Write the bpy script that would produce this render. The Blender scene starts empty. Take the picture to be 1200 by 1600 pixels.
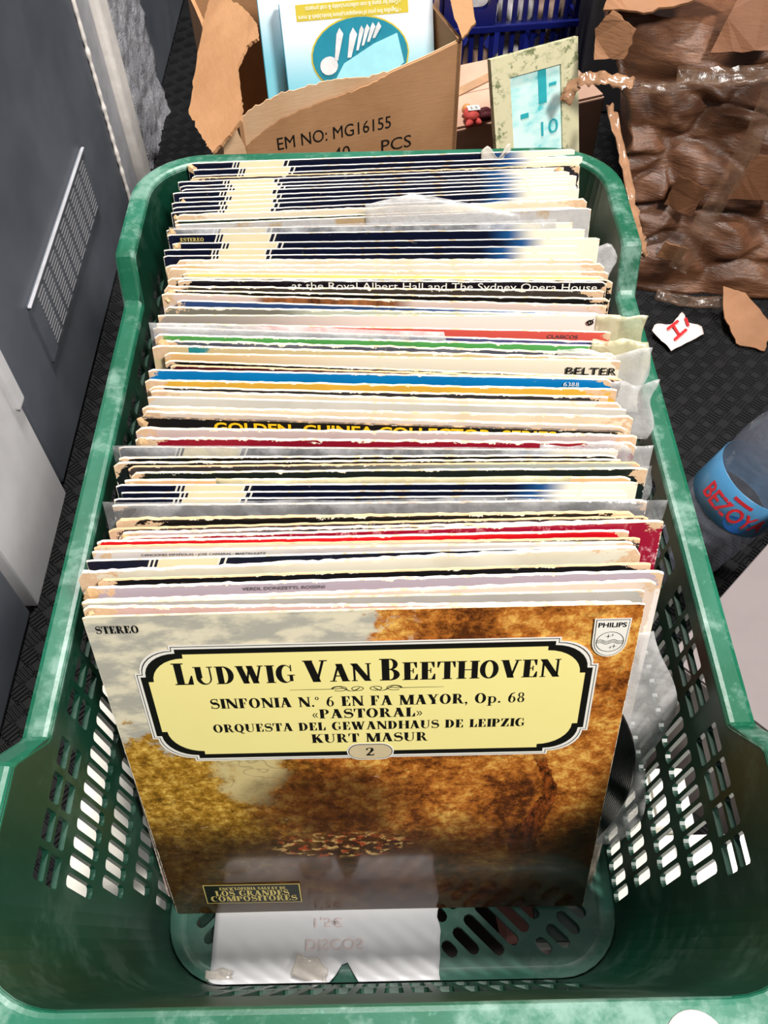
import bpy, bmesh, math, random
from mathutils import Vector, Matrix, noise
from mathutils.geometry import delaunay_2d_cdt

# ------------------------------------------------------------------ camera, light, exposure
scene = bpy.context.scene
col = scene.collection
PITCH, ROLL = math.radians(54.2), math.radians(1.2)
fw = Vector((0, math.cos(PITCH), -math.sin(PITCH)))
dn0 = Vector((0, -math.sin(PITCH), -math.cos(PITCH)))
rt0 = Vector((1, 0, 0))
rt = rt0 * math.cos(ROLL) + dn0 * math.sin(ROLL)
dn = -rt0 * math.sin(ROLL) + dn0 * math.cos(ROLL)
cam_data = bpy.data.cameras.new('camera')
cam_data.sensor_fit = 'HORIZONTAL'
cam_data.sensor_width = 36.0
cam_data.lens = 36.0 * 1350 / 1200
cam_data.clip_start = 0.01
cam = bpy.data.objects.new('camera', cam_data)
col.objects.link(cam)
cam.matrix_world = Matrix(((rt.x, -dn.x, -fw.x, 0), (rt.y, -dn.y, -fw.y, -0.144), (rt.z, -dn.z, -fw.z, 0.725), (0, 0, 0, 1)))
scene.camera = cam

world = bpy.data.worlds.new('world')
scene.world = world
world.use_nodes = True
bg = world.node_tree.nodes['Background']
bg.inputs['Color'].default_value = (0.93, 0.96, 1.0, 1)
bg.inputs['Strength'].default_value = 0.20

def area_light(name, loc, target, size, energy, color):
    l = bpy.data.lights.new(name, 'AREA')
    l.shape = 'RECTANGLE'
    l.size, l.size_y = size
    l.energy = energy
    l.color = color
    o = bpy.data.objects.new(name, l)
    col.objects.link(o)
    o.location = loc
    o.rotation_euler = (Vector(target) - Vector(loc)).to_track_quat('-Z', 'Y').to_euler()
    return o
area_light('ceiling_lamp_light', (0.02, 1.05, 2.3), (0, 0.25, 0.2), (0.30, 0.22), 75, (1.0, 0.97, 0.93))
area_light('hall_lamp_light', (0.95, -0.75, 2.2), (0, 0.2, 0.2), (0.40, 0.40), 90, (1.0, 0.96, 0.90))

scene.view_settings.view_transform = 'Standard'
scene.view_settings.look = 'None'
scene.view_settings.exposure = 0.0
scene.view_settings.gamma = 1.0
scene.view_settings.use_curve_mapping = False

random.seed(7)

# ------------------------------------------------------------------ object helpers
def link(name, me, parent=None, kind=None):
    o = bpy.data.objects.new(name, me)
    col.objects.link(o)
    if parent is not None:
        o.parent = parent
    if kind:
        o['kind'] = kind
    return o

def tag(o, label, cat, group=None):
    o['label'] = label
    o['category'] = cat
    if group:
        o['group'] = group
    return o

def empty(name, loc=(0, 0, 0), rz=0.0):
    o = bpy.data.objects.new(name, None)
    o.empty_display_size = 0.05
    col.objects.link(o)
    o.location = loc
    o.rotation_euler = (0, 0, rz)
    return o

def mesh(name, verts, faces, mats, parent=None, smooth=False, fm=None, kind=None):
    me = bpy.data.meshes.new(name)
    me.from_pydata([tuple(v) for v in verts], [], faces)
    for m in (mats if isinstance(mats, (list, tuple)) else [mats]):
        me.materials.append(m)
    if fm:
        me.polygons.foreach_set('material_index', fm)
    if smooth:
        me.polygons.foreach_set('use_smooth', [True] * len(me.polygons))
    me.update()
    return link(name, me, parent, kind)

def bm_obj(name, bm, mats, parent=None, smooth=False, kind=None):
    me = bpy.data.meshes.new(name)
    bmesh.ops.recalc_face_normals(bm, faces=bm.faces)
    bm.to_mesh(me)
    bm.free()
    for m in (mats if isinstance(mats, (list, tuple)) else [mats]):
        me.materials.append(m)
    if smooth:
        me.polygons.foreach_set('use_smooth', [True] * len(me.polygons))
    return link(name, me, parent, kind)

def add_box(bm, lo, hi, M=None, bev=0.0):
    b2 = bmesh.new()
    lo, hi = Vector(lo), Vector(hi)
    c, s = (lo + hi) / 2, hi - lo
    bmesh.ops.create_cube(b2, size=1.0, matrix=Matrix.Translation(c) @ Matrix.Diagonal((*s, 1)))
    if bev > 0:
        bmesh.ops.bevel(b2, geom=b2.edges[:], offset=bev, segments=2, affect='EDGES', profile=0.7)
    vm = {}
    for v in b2.verts:
        vm[v] = bm.verts.new((M @ v.co) if M else v.co)
    for f in b2.faces:
        bm.faces.new([vm[v] for v in f.verts])
    b2.free()

def box(name, lo, hi, mat_, parent=None, bev=0.001, M=None, kind=None):
    bm = bmesh.new()
    add_box(bm, lo, hi, M, bev)
    return bm_obj(name, bm, mat_, parent, kind=kind)

def lathe(name, prof, mat_, parent=None, seg=40, M=None):
    verts, faces = [], []
    n = len(prof)
    for k in range(seg):
        a = 2 * math.pi * k / seg
        for r, z in prof:
            v = Vector((r * math.cos(a), r * math.sin(a), z))
            verts.append(M @ v if M else v)
    for k in range(seg):
        for i in range(n - 1):
            a, b = k * n + i, ((k + 1) % seg) * n + i
            faces.append((a, b, b + 1, a + 1))
    return mesh(name, verts, faces, mat_, parent, True)

def area2(l):
    return sum(l[i][0] * l[(i + 1) % len(l)][1] - l[(i + 1) % len(l)][0] * l[i][1] for i in range(len(l)))

def inside(p, l):
    x, y = p
    r = False
    j = len(l) - 1
    for i in range(len(l)):
        if (l[i][1] > y) != (l[j][1] > y) and x < (l[j][0] - l[i][0]) * (y - l[i][1]) / (l[j][1] - l[i][1]) + l[i][0]:
            r = not r
        j = i
    return r

def fill(outline, holes=()):
    """triangulate outline minus holes -> verts2d, tris, loops(index lists)"""
    pts, edges, loops = [], [], []
    for l in [outline] + list(holes):
        b = len(pts)
        pts += [Vector(p) for p in l]
        k = len(l)
        edges += [(b + i, b + (i + 1) % k) for i in range(k)]
        loops.append(list(range(b, b + k)))
    r = delaunay_2d_cdt(pts, edges, [], 0, 1e-7)
    vs, tris, orig = r[0], r[2], r[3]
    mp = {}
    for i, o in enumerate(orig):
        for q in o:
            mp[q] = i
    hb = [(min(p[0] for p in h), max(p[0] for p in h), min(p[1] for p in h), max(p[1] for p in h), h) for h in holes]
    keep = []
    for t in tris:
        c = (sum(vs[i][0] for i in t) / 3, sum(vs[i][1] for i in t) / 3)
        if not inside(c, outline):
            continue
        if any(b[0] < c[0] < b[1] and b[2] < c[1] < b[3] and inside(c, b[4]) for b in hb):
            continue
        keep.append(tuple(t))
    return vs, keep, [[mp[i] for i in l] for l in loops]

def slab_data(outline, holes, f, w0, w1):
    """solid slab: f(u, v, w) -> 3D point"""
    vs, tris, loops = fill(outline, holes)
    n = len(vs)
    verts = [f(v[0], v[1], w0) for v in vs] + [f(v[0], v[1], w1) for v in vs]
    faces = [t for t in tris] + [(t[0] + n, t[2] + n, t[1] + n) for t in tris]
    for l in loops:
        for i in range(len(l)):
            a, b = l[i], l[(i + 1) % len(l)]
            faces.append((a, b, b + n, a + n))
    return verts, faces

def slab(name, outline, holes, f, w0, w1, mat_, parent=None):
    v, fc = slab_data(outline, holes, f, w0, w1)
    o = mesh(name, v, fc, mat_, parent)
    bm = bmesh.new()
    bm.from_mesh(o.data)
    bmesh.ops.recalc_face_normals(bm, faces=bm.faces)
    bm.to_mesh(o.data)
    bm.free()
    return o

def capsule(cx, cy, hl, hw, ang, seg=5):
    """rounded slot: half length hl (to the tips), half width hw"""
    p = []
    for s in (1, -1):
        for k in range(seg + 1):
            a = -math.pi / 2 + math.pi * k / seg
            x = (hl - hw) + hw * math.cos(a)
            y = hw * math.sin(a)
            p.append((s * x, s * y))
    c, s_ = math.cos(ang), math.sin(ang)
    return [(cx + x * c - y * s_, cy + x * s_ + y * c) for x, y in p]

def rrect(x0, x1, y0, y1, r, seg=3):
    p = []
    for cx, cy, a0 in ((x1 - r, y1 - r, 0), (x0 + r, y1 - r, 90), (x0 + r, y0 + r, 180), (x1 - r, y0 + r, 270)):
        for k in range(seg + 1):
            a = math.radians(a0 + 90 * k / seg)
            p.append((cx + r * math.cos(a), cy + r * math.sin(a)))
    return p

# ------------------------------------------------------------------ materials
class NT:
    def __init__(s, name):
        s.m = bpy.data.materials.new(name)
        s.m.use_nodes = True
        s.t = s.m.node_tree
        s.b = s.t.nodes['Principled BSDF']
        s.out = s.t.nodes['Material Output']
    def n(s, typ, **kw):
        x = s.t.nodes.new(typ)
        for k, v in kw.items():
            setattr(x, k, v)
        return x
    def put(s, sock, v):
        if isinstance(v, bpy.types.NodeSocket):
            s.t.links.new(v, sock)
        else:
            if isinstance(v, (tuple, list)) and len(v) == 3 and sock.type == 'RGBA':
                v = (*v, 1)
            sock.default_value = v
    def math(s, op, a, b=0.0, c=0.0, clamp=False):
        x = s.n('ShaderNodeMath', operation=op, use_clamp=clamp)
        for i, v in enumerate((a, b, c)):
            s.put(x.inputs[i], v)
        return x.outputs[0]
    def mix(s, f, a, b, mode='MIX'):
        x = s.n('ShaderNodeMix', data_type='RGBA', blend_type=mode)
        s.put(x.inputs[0], f)
        s.put(x.inputs[6], a)
        s.put(x.inputs[7], b)
        return x.outputs[2]
    def step(s, v, lo, hi):
        x = s.n('ShaderNodeMapRange', interpolation_type='SMOOTHSTEP')
        s.put(x.inputs[0], v)
        s.put(x.inputs[1], lo)
        s.put(x.inputs[2], hi)
        return x.outputs[0]
    def noise(s, vec, scale, detail=3, rough=0.6, w=None, out=0, dist=0.0):
        x = s.n('ShaderNodeTexNoise', noise_dimensions='4D' if w is not None else '3D')
        if vec is not None:
            s.put(x.inputs['Vector'], vec)
        if w is not None:
            s.put(x.inputs['W'], w)
        x.inputs['Scale'].default_value = scale
        x.inputs['Detail'].default_value = detail
        x.inputs['Roughness'].default_value = rough
        x.inputs['Distortion'].default_value = dist
        return x.outputs[out]
    def ramp(s, f, stops):
        x = s.n('ShaderNodeValToRGB')
        e = x.color_ramp.elements
        while len(e) < len(stops):
            e.new(0.5)
        for q, (p, c) in zip(e, stops):
            q.position = p
            q.color = (*c, 1)
        s.put(x.inputs[0], f)
        return x.outputs[0]
    def coord(s, which='Object', scale=None):
        o = s.n('ShaderNodeTexCoord').outputs[which]
        if scale:
            x = s.n('ShaderNodeVectorMath', operation='MULTIPLY')
            s.put(x.inputs[0], o)
            x.inputs[1].default_value = scale
            o = x.outputs[0]
        return o
    def sep(s, v):
        x = s.n('ShaderNodeSeparateXYZ')
        s.put(x.inputs[0], v)
        return x.outputs
    def rand(s):
        return s.n('ShaderNodeObjectInfo').outputs['Random']
    def bump(s, h, strength=0.3, dist=0.001):
        x = s.n('ShaderNodeBump')
        x.inputs['Strength'].default_value = strength
        x.inputs['Distance'].default_value = dist
        s.put(x.inputs['Height'], h)
        s.t.links.new(x.outputs[0], s.b.inputs['Normal'])
    def set(s, color=None, rough=None, spec=None, metal=None, coat=None, alpha=None):
        if color is not None:
            s.put(s.b.inputs['Base Color'], color)
        if rough is not None:
            s.put(s.b.inputs['Roughness'], rough)
        if spec is not None:
            s.put(s.b.inputs['Specular IOR Level'], spec)
        if metal is not None:
            s.put(s.b.inputs['Metallic'], metal)
        if coat is not None:
            s.put(s.b.inputs['Coat Weight'], coat)
            s.b.inputs['Coat Roughness'].default_value = 0.12
        if alpha is not None:
            s.put(s.b.inputs['Alpha'], alpha)
        return s.m

def lin(r, g, b):
    return tuple(((c / 255) / 12.92 if c / 255 <= 0.04045 else ((c / 255 + 0.055) / 1.055) ** 2.4) for c in (r, g, b))

def plain(name, c, rough=0.5, spec=0.4, var=0.18, scale=40.0, bump=0.0, metal=0.0, c2=None):
    m = NT(name)
    nz = m.noise(m.coord(), scale, 4)
    dark = c2 or tuple(x * (1 - var) for x in c)
    m.set(m.mix(m.step(nz, 0.35, 0.65), c, dark), rough, spec, metal)
    if bump:
        m.bump(nz, bump)
    return m.m

def clear_film(name, tint, op, rough=0.15):
    m = NT(name)
    nz = m.noise(m.coord(), 60, 4)
    m.set(tint, rough, 0.6)
    m.put(m.b.inputs['Alpha'], m.math('ADD', op - 0.12, m.math('MULTIPLY', m.step(nz, 0.35, 0.7), 0.28)))
    m.bump(nz, 0.5, 0.002)
    return m.m

black_ink = plain('black_ink', (0.008, 0.007, 0.006), 0.45, 0.3, 0)
white_ink = plain('white_ink', lin(236, 232, 222), 0.45, 0.3, 0)
film = clear_film('clear_plastic_film', lin(196, 196, 198), 0.26)
film_y = clear_film('yellowed_plastic_film', lin(206, 200, 164), 0.55, 0.3)
film_w = clear_film('milky_plastic_film', lin(214, 212, 212), 0.42, 0.25)
tape_clear = clear_film('clear_tape', lin(226, 216, 206), 0.55, 0.12)
# ------------------------------------------------------------------ lettering
def rect(x0, y0, x1, y1):
    return [(x0, y0), (x1, y0), (x1, y1), (x0, y1)]
def lune(o, i, a0, a1, seg=18):
    """list of quads between an outer and an inner ellipse (cx,cy,rx,ry)"""
    q = []
    P = lambda e, a: (e[0] + e[2] * math.cos(a), e[1] + e[3] * math.sin(a))
    for k in range(seg):
        a, b = (math.radians(a0 + (a1 - a0) * j / seg) for j in (k, k + 1))
        q.append([P(o, a), P(o, b), P(i, b), P(i, a)])
    return q
def brush(pts):
    """strip of quads through (x, y, width)"""
    n = len(pts)
    L, Rr = [], []
    for i in range(n):
        a, b = pts[max(0, i - 1)], pts[min(n - 1, i + 1)]
        dx, dy = b[0] - a[0], b[1] - a[1]
        l = math.hypot(dx, dy) or 1
        w = pts[i][2] / 2
        L.append((pts[i][0] - dy / l * w, pts[i][1] + dx / l * w))
        Rr.append((pts[i][0] + dy / l * w, pts[i][1] - dx / l * w))
    return [[L[i], L[i + 1], Rr[i + 1], Rr[i]] for i in range(n - 1)]
TH, TN, SO = 0.29, 0.10, 0.085
def stem(x, w=TH, y0=0.0, y1=1.0, bot=True, top=True):
    p = [rect(x, y0, x + w, y1)]
    if bot:
        p.append(rect(x - SO, y0, x + w + SO, y0 + 0.05))
    if top:
        p.append(rect(x - SO, y1 - 0.05, x + w + SO, y1))
    return p
def dg(x0, y0, x1, y1, w):
    return [[(x0 - w / 2, y0), (x0 + w / 2, y0), (x1 + w / 2, y1), (x1 - w / 2, y1)]]
def ser(x, y, h=0.19):
    return [rect(x - h, y, x + h, y + 0.05)]
def tick(x, y0, y1, base):
    return [[(x, y0), (x, y1), (x - 0.05, y1), (base, y0)]]
def ess():
    p = []
    for k in range(25):
        t = k / 24
        if t < 0.5:
            a = math.radians(35 + t * 2 * 235)
            x, y = 0.40 + 0.27 * math.cos(a), 0.745 + 0.225 * math.sin(a)
        else:
            a = math.radians(90 - (t - 0.5) * 2 * 235)
            x, y = 0.40 + 0.30 * math.cos(a), 0.285 + 0.255 * math.sin(a)
        w = 0.09 + 0.20 * max(0, 1 - abs(t - 0.5) / 0.27)
        p.append((x, y, w))
    return brush(p) + [rect(0.60, 0.70, 0.66, 1.0), rect(0.08, 0.0, 0.14, 0.3)]
GL = {
 'A': (0.98, dg(0.17, 0, 0.47, 1, TN) + dg(0.76, 0, 0.47, 1, TH + 0.02) + [rect(0.25, 0.29, 0.68, 0.35)] + ser(0.17, 0, 0.16) + ser(0.78, 0)),
 'B': (0.86, stem(0.1) + lune((0.42, 0.745, 0.30, 0.255), (0.45, 0.745, 0.09, 0.195), -90, 90) + lune((0.42, 0.265, 0.37, 0.265), (0.45, 0.265, 0.11, 0.205), -90, 90) + [rect(0.3, 0.95, 0.43, 1), rect(0.3, 0.48, 0.43, 0.535), rect(0.3, 0, 0.43, 0.05)]),
 'C': (0.92, lune((0.47, 0.5, 0.41, 0.52), (0.57, 0.5, 0.23, 0.45), 45, 318) + [rect(0.76, 0.64, 0.82, 1.0)]),
 'D': (0.96, stem(0.1) + lune((0.40, 0.5, 0.48, 0.5), (0.42, 0.5, 0.19, 0.44), -90, 90) + [rect(0.3, 0.95, 0.41, 1), rect(0.3, 0, 0.41, 0.05)]),
 'E': (0.80, stem(0.1) + [rect(0.3, 0, 0.72, 0.05), rect(0.3, 0.95, 0.69, 1), rect(0.3, 0.49, 0.54, 0.54), rect(0.5, 0.38, 0.55, 0.65)] + tick(0.74, 0, 0.33, 0.55) + tick(0.70, 1, 0.68, 0.53)),
 'F': (0.78, stem(0.1) + [rect(0.3, 0.95, 0.69, 1), rect(0.3, 0.47, 0.54, 0.52), rect(0.5, 0.36, 0.55, 0.63)] + tick(0.71, 1, 0.68, 0.53)),
 'G': (1.0, lune((0.47, 0.5, 0.41, 0.52), (0.57, 0.5, 0.23, 0.45), 45, 315) + [rect(0.70, 0.08, 0.86, 0.42), rect(0.60, 0.40, 0.96, 0.45), rect(0.76, 0.64, 0.82, 1.0)]),
 'H': (1.04, stem(0.1) + stem(0.72) + [rect(0.3, 0.48, 0.74, 0.53)]),
 'I': (0.42, stem(0.1)),
 'J': (0.6, stem(0.26, y0=0.2, bot=False) + lune((0.2, 0.2, 0.27, 0.22), (0.15, 0.2, 0.12, 0.16), -180, 0)),
 'K': (1.0, stem(0.1) + dg(0.30, 0.38, 0.76, 1, TN + 0.02) + dg(0.80, 0, 0.46, 0.62, TH + 0.04) + ser(0.78, 0.95) + ser(0.80, 0)),
 'L': (0.78, stem(0.1) + [rect(0.3, 0, 0.70, 0.05)] + tick(0.74, 0, 0.42, 0.5)),
 'M': (1.22, stem(0.12, TN) + dg(0.22, 1, 0.60, 0, TH) + dg(0.60, 0, 0.93, 1, TN) + stem(0.88) + [rect(0.02, 0.95, 0.3, 1)]),
 'N': (1.0, stem(0.13, TN, top=False) + dg(0.17, 1, 0.83, 0, TH + 0.03) + stem(0.80, TN, bot=False) + [rect(0.02, 0.95, 0.26, 1)]),
 'O': (0.98, lune((0.48, 0.5, 0.44, 0.52), (0.48, 0.5, 0.19, 0.45), 0, 360, 30)),
 'P': (0.82, stem(0.1) + lune((0.42, 0.72, 0.35, 0.28), (0.42, 0.72, 0.15, 0.23), -90, 90) + [rect(0.3, 0.95, 0.43, 1), rect(0.3, 0.44, 0.43, 0.49)]),
 'Q': (0.98, lune((0.48, 0.5, 0.44, 0.52), (0.48, 0.5, 0.19, 0.45), 0, 360, 30) + brush([(0.42, 0.12, 0.06), (0.55, 0.06, 0.14), (0.72, -0.14, 0.14), (0.95, -0.16, 0.05)])),
 'R': (0.96, stem(0.1) + lune((0.42, 0.74, 0.33, 0.26), (0.42, 0.74, 0.14, 0.21), -90, 90) + [rect(0.3, 0.95, 0.43, 1), rect(0.3, 0.48, 0.43, 0.53)] + brush([(0.48, 0.5, 0.16), (0.62, 0.36, 0.2), (0.72, 0.1, 0.2), (0.84, 0.02, 0.1), (0.96, 0.06, 0.05)])),
 'S': (0.78, ess()),
 'T': (0.88, stem(0.33, top=False) + [rect(0.05, 0.95, 0.82, 1)] + tick(0.86, 1, 0.66, 0.7) + [[(0.01, 1), (0.01, 0.66), (0.06, 0.66), (0.17, 1)]]),
 'U': (0.98, [rect(0.1, 0.36, 0.1 + TH, 1), rect(0.76, 0.36, 0.83, 1)] + ser(0.2, 0.95) + ser(0.8, 0.95, 0.14) + lune((0.465, 0.37, 0.365, 0.39), (0.535, 0.37, 0.225, 0.32), 180, 360)),
 'V': (0.98, dg(0.21, 1, 0.51, 0, TH + 0.02) + dg(0.80, 1, 0.51, 0, TN) + ser(0.2, 0.95) + ser(0.81, 0.95, 0.15)),
 'W': (1.36, dg(0.2, 1, 0.46, 0, TH) + dg(0.70, 1, 0.46, 0, TN) + dg(0.68, 1, 0.92, 0, TH) + dg(1.2, 1, 0.92, 0, TN) + ser(0.2, 0.95) + ser(0.68, 0.95, 0.15) + ser(1.2, 0.95, 0.14)),
 'Y': (0.94, dg(0.2, 1, 0.47, 0.42, TH) + dg(0.77, 1, 0.47, 0.42, TN) + stem(0.37, y1=0.5, top=False) + ser(0.2, 0.95) + ser(0.77, 0.95, 0.14)),
 'Z': (0.84, [rect(0.1, 0.95, 0.74, 1), rect(0.06, 0, 0.76, 0.05)] + dg(0.2, 0.02, 0.64, 0.98, TH + 0.04) + tick(0.78, 0, 0.34, 0.6) + [[(0.08, 1), (0.08, 0.68), (0.13, 0.68), (0.24, 1)]]),
 '2': (0.66, brush([(0.12, 0.70, 0.13), (0.14, 0.88, 0.1), (0.30, 0.97, 0.07), (0.46, 0.88, 0.16), (0.47, 0.68, 0.2), (0.36, 0.45, 0.14), (0.12, 0.1, 0.07)]) + brush([(0.08, 0.09, 0.16), (0.3, 0.11, 0.19), (0.5, 0.05, 0.13), (0.6, 0.24, 0.05)])),
 '6': (0.7, lune((0.34, 0.31, 0.29, 0.33), (0.35, 0.31, 0.13, 0.28), 0, 360) + brush([(0.15, 0.34, 0.2), (0.17, 0.58, 0.18), (0.3, 0.88, 0.12), (0.56, 1.0, 0.05)])),
 '8': (0.68, lune((0.33, 0.76, 0.23, 0.25), (0.33, 0.76, 0.11, 0.2), 0, 360) + lune((0.33, 0.27, 0.28, 0.28), (0.33, 0.27, 0.13, 0.23), 0, 360)),
 '3': (0.64, lune((0.28, 0.75, 0.25, 0.25), (0.26, 0.75, 0.12, 0.2), -90, 150) + lune((0.28, 0.27, 0.29, 0.28), (0.26, 0.27, 0.13, 0.23), -150, 90)),
 'p': (0.8, [rect(0.12, -0.3, 0.3, 0.66)] + ser(0.21, -0.3) + lune((0.42, 0.33, 0.32, 0.35), (0.42, 0.33, 0.15, 0.29), 0, 360) + [rect(0.03, 0.61, 0.3, 0.66)]),
 '.': (0.3, lune((0.15, 0.08, 0.1, 0.1), (0.15, 0.08, 0, 0), 0, 360, 10)),
 ',': (0.3, lune((0.15, 0.08, 0.1, 0.1), (0.15, 0.08, 0, 0), 0, 360, 10) + brush([(0.2, 0.06, 0.1), (0.18, -0.1, 0.06), (0.08, -0.2, 0.03)])),
 'o': (0.36, lune((0.17, 0.83, 0.15, 0.17), (0.17, 0.83, 0.07, 0.13), 0, 360, 14)),
 '<': (0.5, dg(0.22, 0.1, 0.06, 0.36, 0.08) + dg(0.06, 0.34, 0.22, 0.6, 0.08) + dg(0.42, 0.1, 0.26, 0.36, 0.08) + dg(0.26, 0.34, 0.42, 0.6, 0.08)),
 '>': (0.5, dg(0.08, 0.1, 0.24, 0.36, 0.08) + dg(0.24, 0.34, 0.08, 0.6, 0.08) + dg(0.28, 0.1, 0.44, 0.36, 0.08) + dg(0.44, 0.34, 0.28, 0.6, 0.08)),
 '-': (0.5, [rect(0.08, 0.36, 0.42, 0.44)]),
 ' ': (0.45, []),
}
def serif(name, runs, x0, x1, y, h, mat_, parent, z, flip=None):
    """runs: [(text, relative height)] fitted between x0 and x1 on the base line y"""
    polys, x = [], 0.0
    for txt, k in runs:
        for ch in txt:
            w, ps = GL[ch]
            for p in ps:
                polys.append([(x + a * k, b * k) for a, b in p])
            x += w * k + 0.03 * k
    sx = (x1 - x0) / x
    verts, faces = [], []
    for p in polys:
        b = len(verts)
        verts += [(x0 + a * sx, y + c * h, z) for a, c in p]
        faces.append(tuple(range(b, b + len(p))))
    o = mesh(name, verts, faces, mat_, parent)
    bm = bmesh.new()
    bm.from_mesh(o.data)
    for f in bm.faces:
        f.normal_update()
        if f.normal.z < 0:
            f.normal_flip()
    bm.to_mesh(o.data)
    bm.free()
    return o

def sans(name, txt, x0, x1, y, h, mat_, parent, M=None, bold=0.0, shear=0.0, z=0.0, flipy=False):
    """built-in typeface, fitted to the box x0..x1, y..y+h (local to parent), M maps into the parent"""
    cu = bpy.data.curves.new(name, 'FONT')
    cu.body = txt
    cu.offset = bold
    cu.shear = shear
    cu.resolution_u = 3
    t = bpy.data.objects.new(name, cu)
    col.objects.link(t)
    dg_ = bpy.context.evaluated_depsgraph_get()
    me = bpy.data.meshes.new_from_object(t.evaluated_get(dg_))
    bpy.data.objects.remove(t)
    xs = [v.co.x for v in me.vertices]
    ys = [v.co.y for v in me.vertices]
    ax, bx, ay, by = min(xs), max(xs), min(0.0, min(ys)) if False else min(ys), max(ys)
    for v in me.vertices:
        u = (v.co.x - ax) / (bx - ax)
        w = (v.co.y - ay) / (by - ay)
        if flipy:
            w = 1 - w
        p = Vector((x0 + u * (x1 - x0), y + w * h, z))
        v.co = M @ p if M else p
    me.materials.clear()
    me.materials.append(mat_)
    return link(name, me, parent)
# ------------------------------------------------------------------ setting
FZ = -0.10
rubber = NT('black_rubber')
nz = rubber.noise(rubber.coord(), 9, 5)
rubber.set(rubber.mix(nz, (0.003, 0.003, 0.0035), (0.010, 0.010, 0.011)), rubber.math('ADD', 0.55, rubber.math('MULTIPLY', nz, 0.3)), 0.22)
rubber = rubber.m
floor = box('floor', (-1.0, -0.8, FZ - 0.03), (1.6, 2.7, FZ), rubber, None, 0)
floor['kind'] = 'structure'
floor['label'] = 'black rubber floor with raised bar tread'
bv, bf = [], []
def tread(x, y, ang, L=0.0092, W=0.0016, H=0.0018):
    c, s = math.cos(ang), math.sin(ang)
    b = len(bv)
    for k, (lx, wx, z) in enumerate(((L, W, 0), (L * 0.8, W * 0.45, H))):
        for sx, sy in ((-1, -1), (1, -1), (1, 1), (-1, 1)):
            a, d = sx * lx, sy * wx
            bv.append((x + a * c - d * s, y + a * s + d * c, FZ + z))
    bf.append((b + 4, b + 5, b + 6, b + 7))
    for k in range(4):
        bf.append((b + k, b + (k + 1) % 4, b + 4 + (k + 1) % 4, b + 4 + k))
P_ = 0.021
for i in range(-19, 44):
    for j in range(-8, 82):
        cx, cy = i * P_, j * P_
        if -0.25 < cx < 0.25 and -0.1 < cy < 0.55:
            continue
        ang = math.radians(45 if (i + j) % 2 else -45)
        for k in range(-2, 3):
            px, py = cx - k * 0.0044 * math.sin(ang), cy + k * 0.0044 * math.cos(ang)
            tread(px, py, ang)
mesh('tread_bars', bv, bf, rubber, floor, kind='stuff')

dark_metal = NT('dark_grey_painted_steel')
o_ = dark_metal.coord()
nz = dark_metal.noise(o_, 5, 5, 0.55)
nf = dark_metal.noise(o_, 400, 2)
dark_metal.set(dark_metal.mix(dark_metal.step(nz, 0.3, 0.75), lin(74, 79, 88), lin(98, 102, 110)), dark_metal.math('ADD', 0.38, dark_metal.math('MULTIPLY', nz, 0.25)), 0.45)
dark_metal.bump(nf, 0.08, 0.0005)
dark_metal = dark_metal.m
grey_metal = plain('light_grey_painted_steel', lin(206, 205, 208), 0.45, 0.4, 0.1, 14)
grey_text = NT('grey_textured_paint')
o_ = grey_text.coord()
n1 = grey_text.noise(o_, 70, 6, 0.7, dist=1.5)
grey_text.set(grey_text.mix(n1, lin(140, 140, 146), lin(192, 192, 198)), 0.5, 0.4)
grey_text.bump(n1, 0.9, 0.006)
grey_text = grey_text.m
white_rub = plain('white_sealing_strip', lin(244, 238, 232), 0.5, 0.3, 0.12, 50, 0.3)
dark_gap = plain('near_black_gap_backing', (0.006, 0.006, 0.007), 0.6, 0.2)  # near-black surface that shows in the gaps between the panels
XW = -0.385
wl = box('wall_left', (XW - 0.06, -0.8, FZ), (XW - 0.02, 2.7, 1.3), dark_gap, None, 0)
wl['kind'] = 'structure'
wl['label'] = 'wall behind the grey steel panels'
def struct(o, label):
    o['kind'] = 'structure'
    o['label'] = label
    return o
struct(box('door_1', (XW - 0.02, 0.50, FZ + 0.006), (XW, 1.035, 1.2), dark_metal, None, 0.004), 'dark grey steel door with vent grille')
struct(box('door_2', (XW - 0.02, -0.5, FZ + 0.006), (XW, 0.322, 1.2), dark_metal, None, 0.004), 'dark grey steel door nearest the viewer')
d3 = struct(box('door_3', (XW - 0.02, 1.365, FZ + 0.006), (XW - 0.004, 2.2, 1.2), dark_metal, None, 0.004), 'dark grey steel door far behind the textured pillar')
bm = bmesh.new()
for a in (((1.50, 0.10), (1.53, 0.30)), ((1.53, 0.10), (1.75, 0.125)), ((1.72, 0.10), (1.75, 0.30))):
    add_box(bm, (XW - 0.005, a[0][0], a[0][1]), (XW + 0.001, a[1][0], a[1][1]), None, 0.002)
bm_obj('raised_panel', bm, dark_metal, d3)
struct(box('trim_1', (XW - 0.02, 0.333, FZ), (XW + 0.004, 0.488, 1.2), grey_metal, None, 0.003), 'light grey steel pillar between two dark doors')
hg = box('hinge_bar', (XW, 0.474, 0.062), (XW + 0.010, 0.492, 0.24), grey_metal, bpy.data.objects['trim_1'], 0.003)
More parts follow.
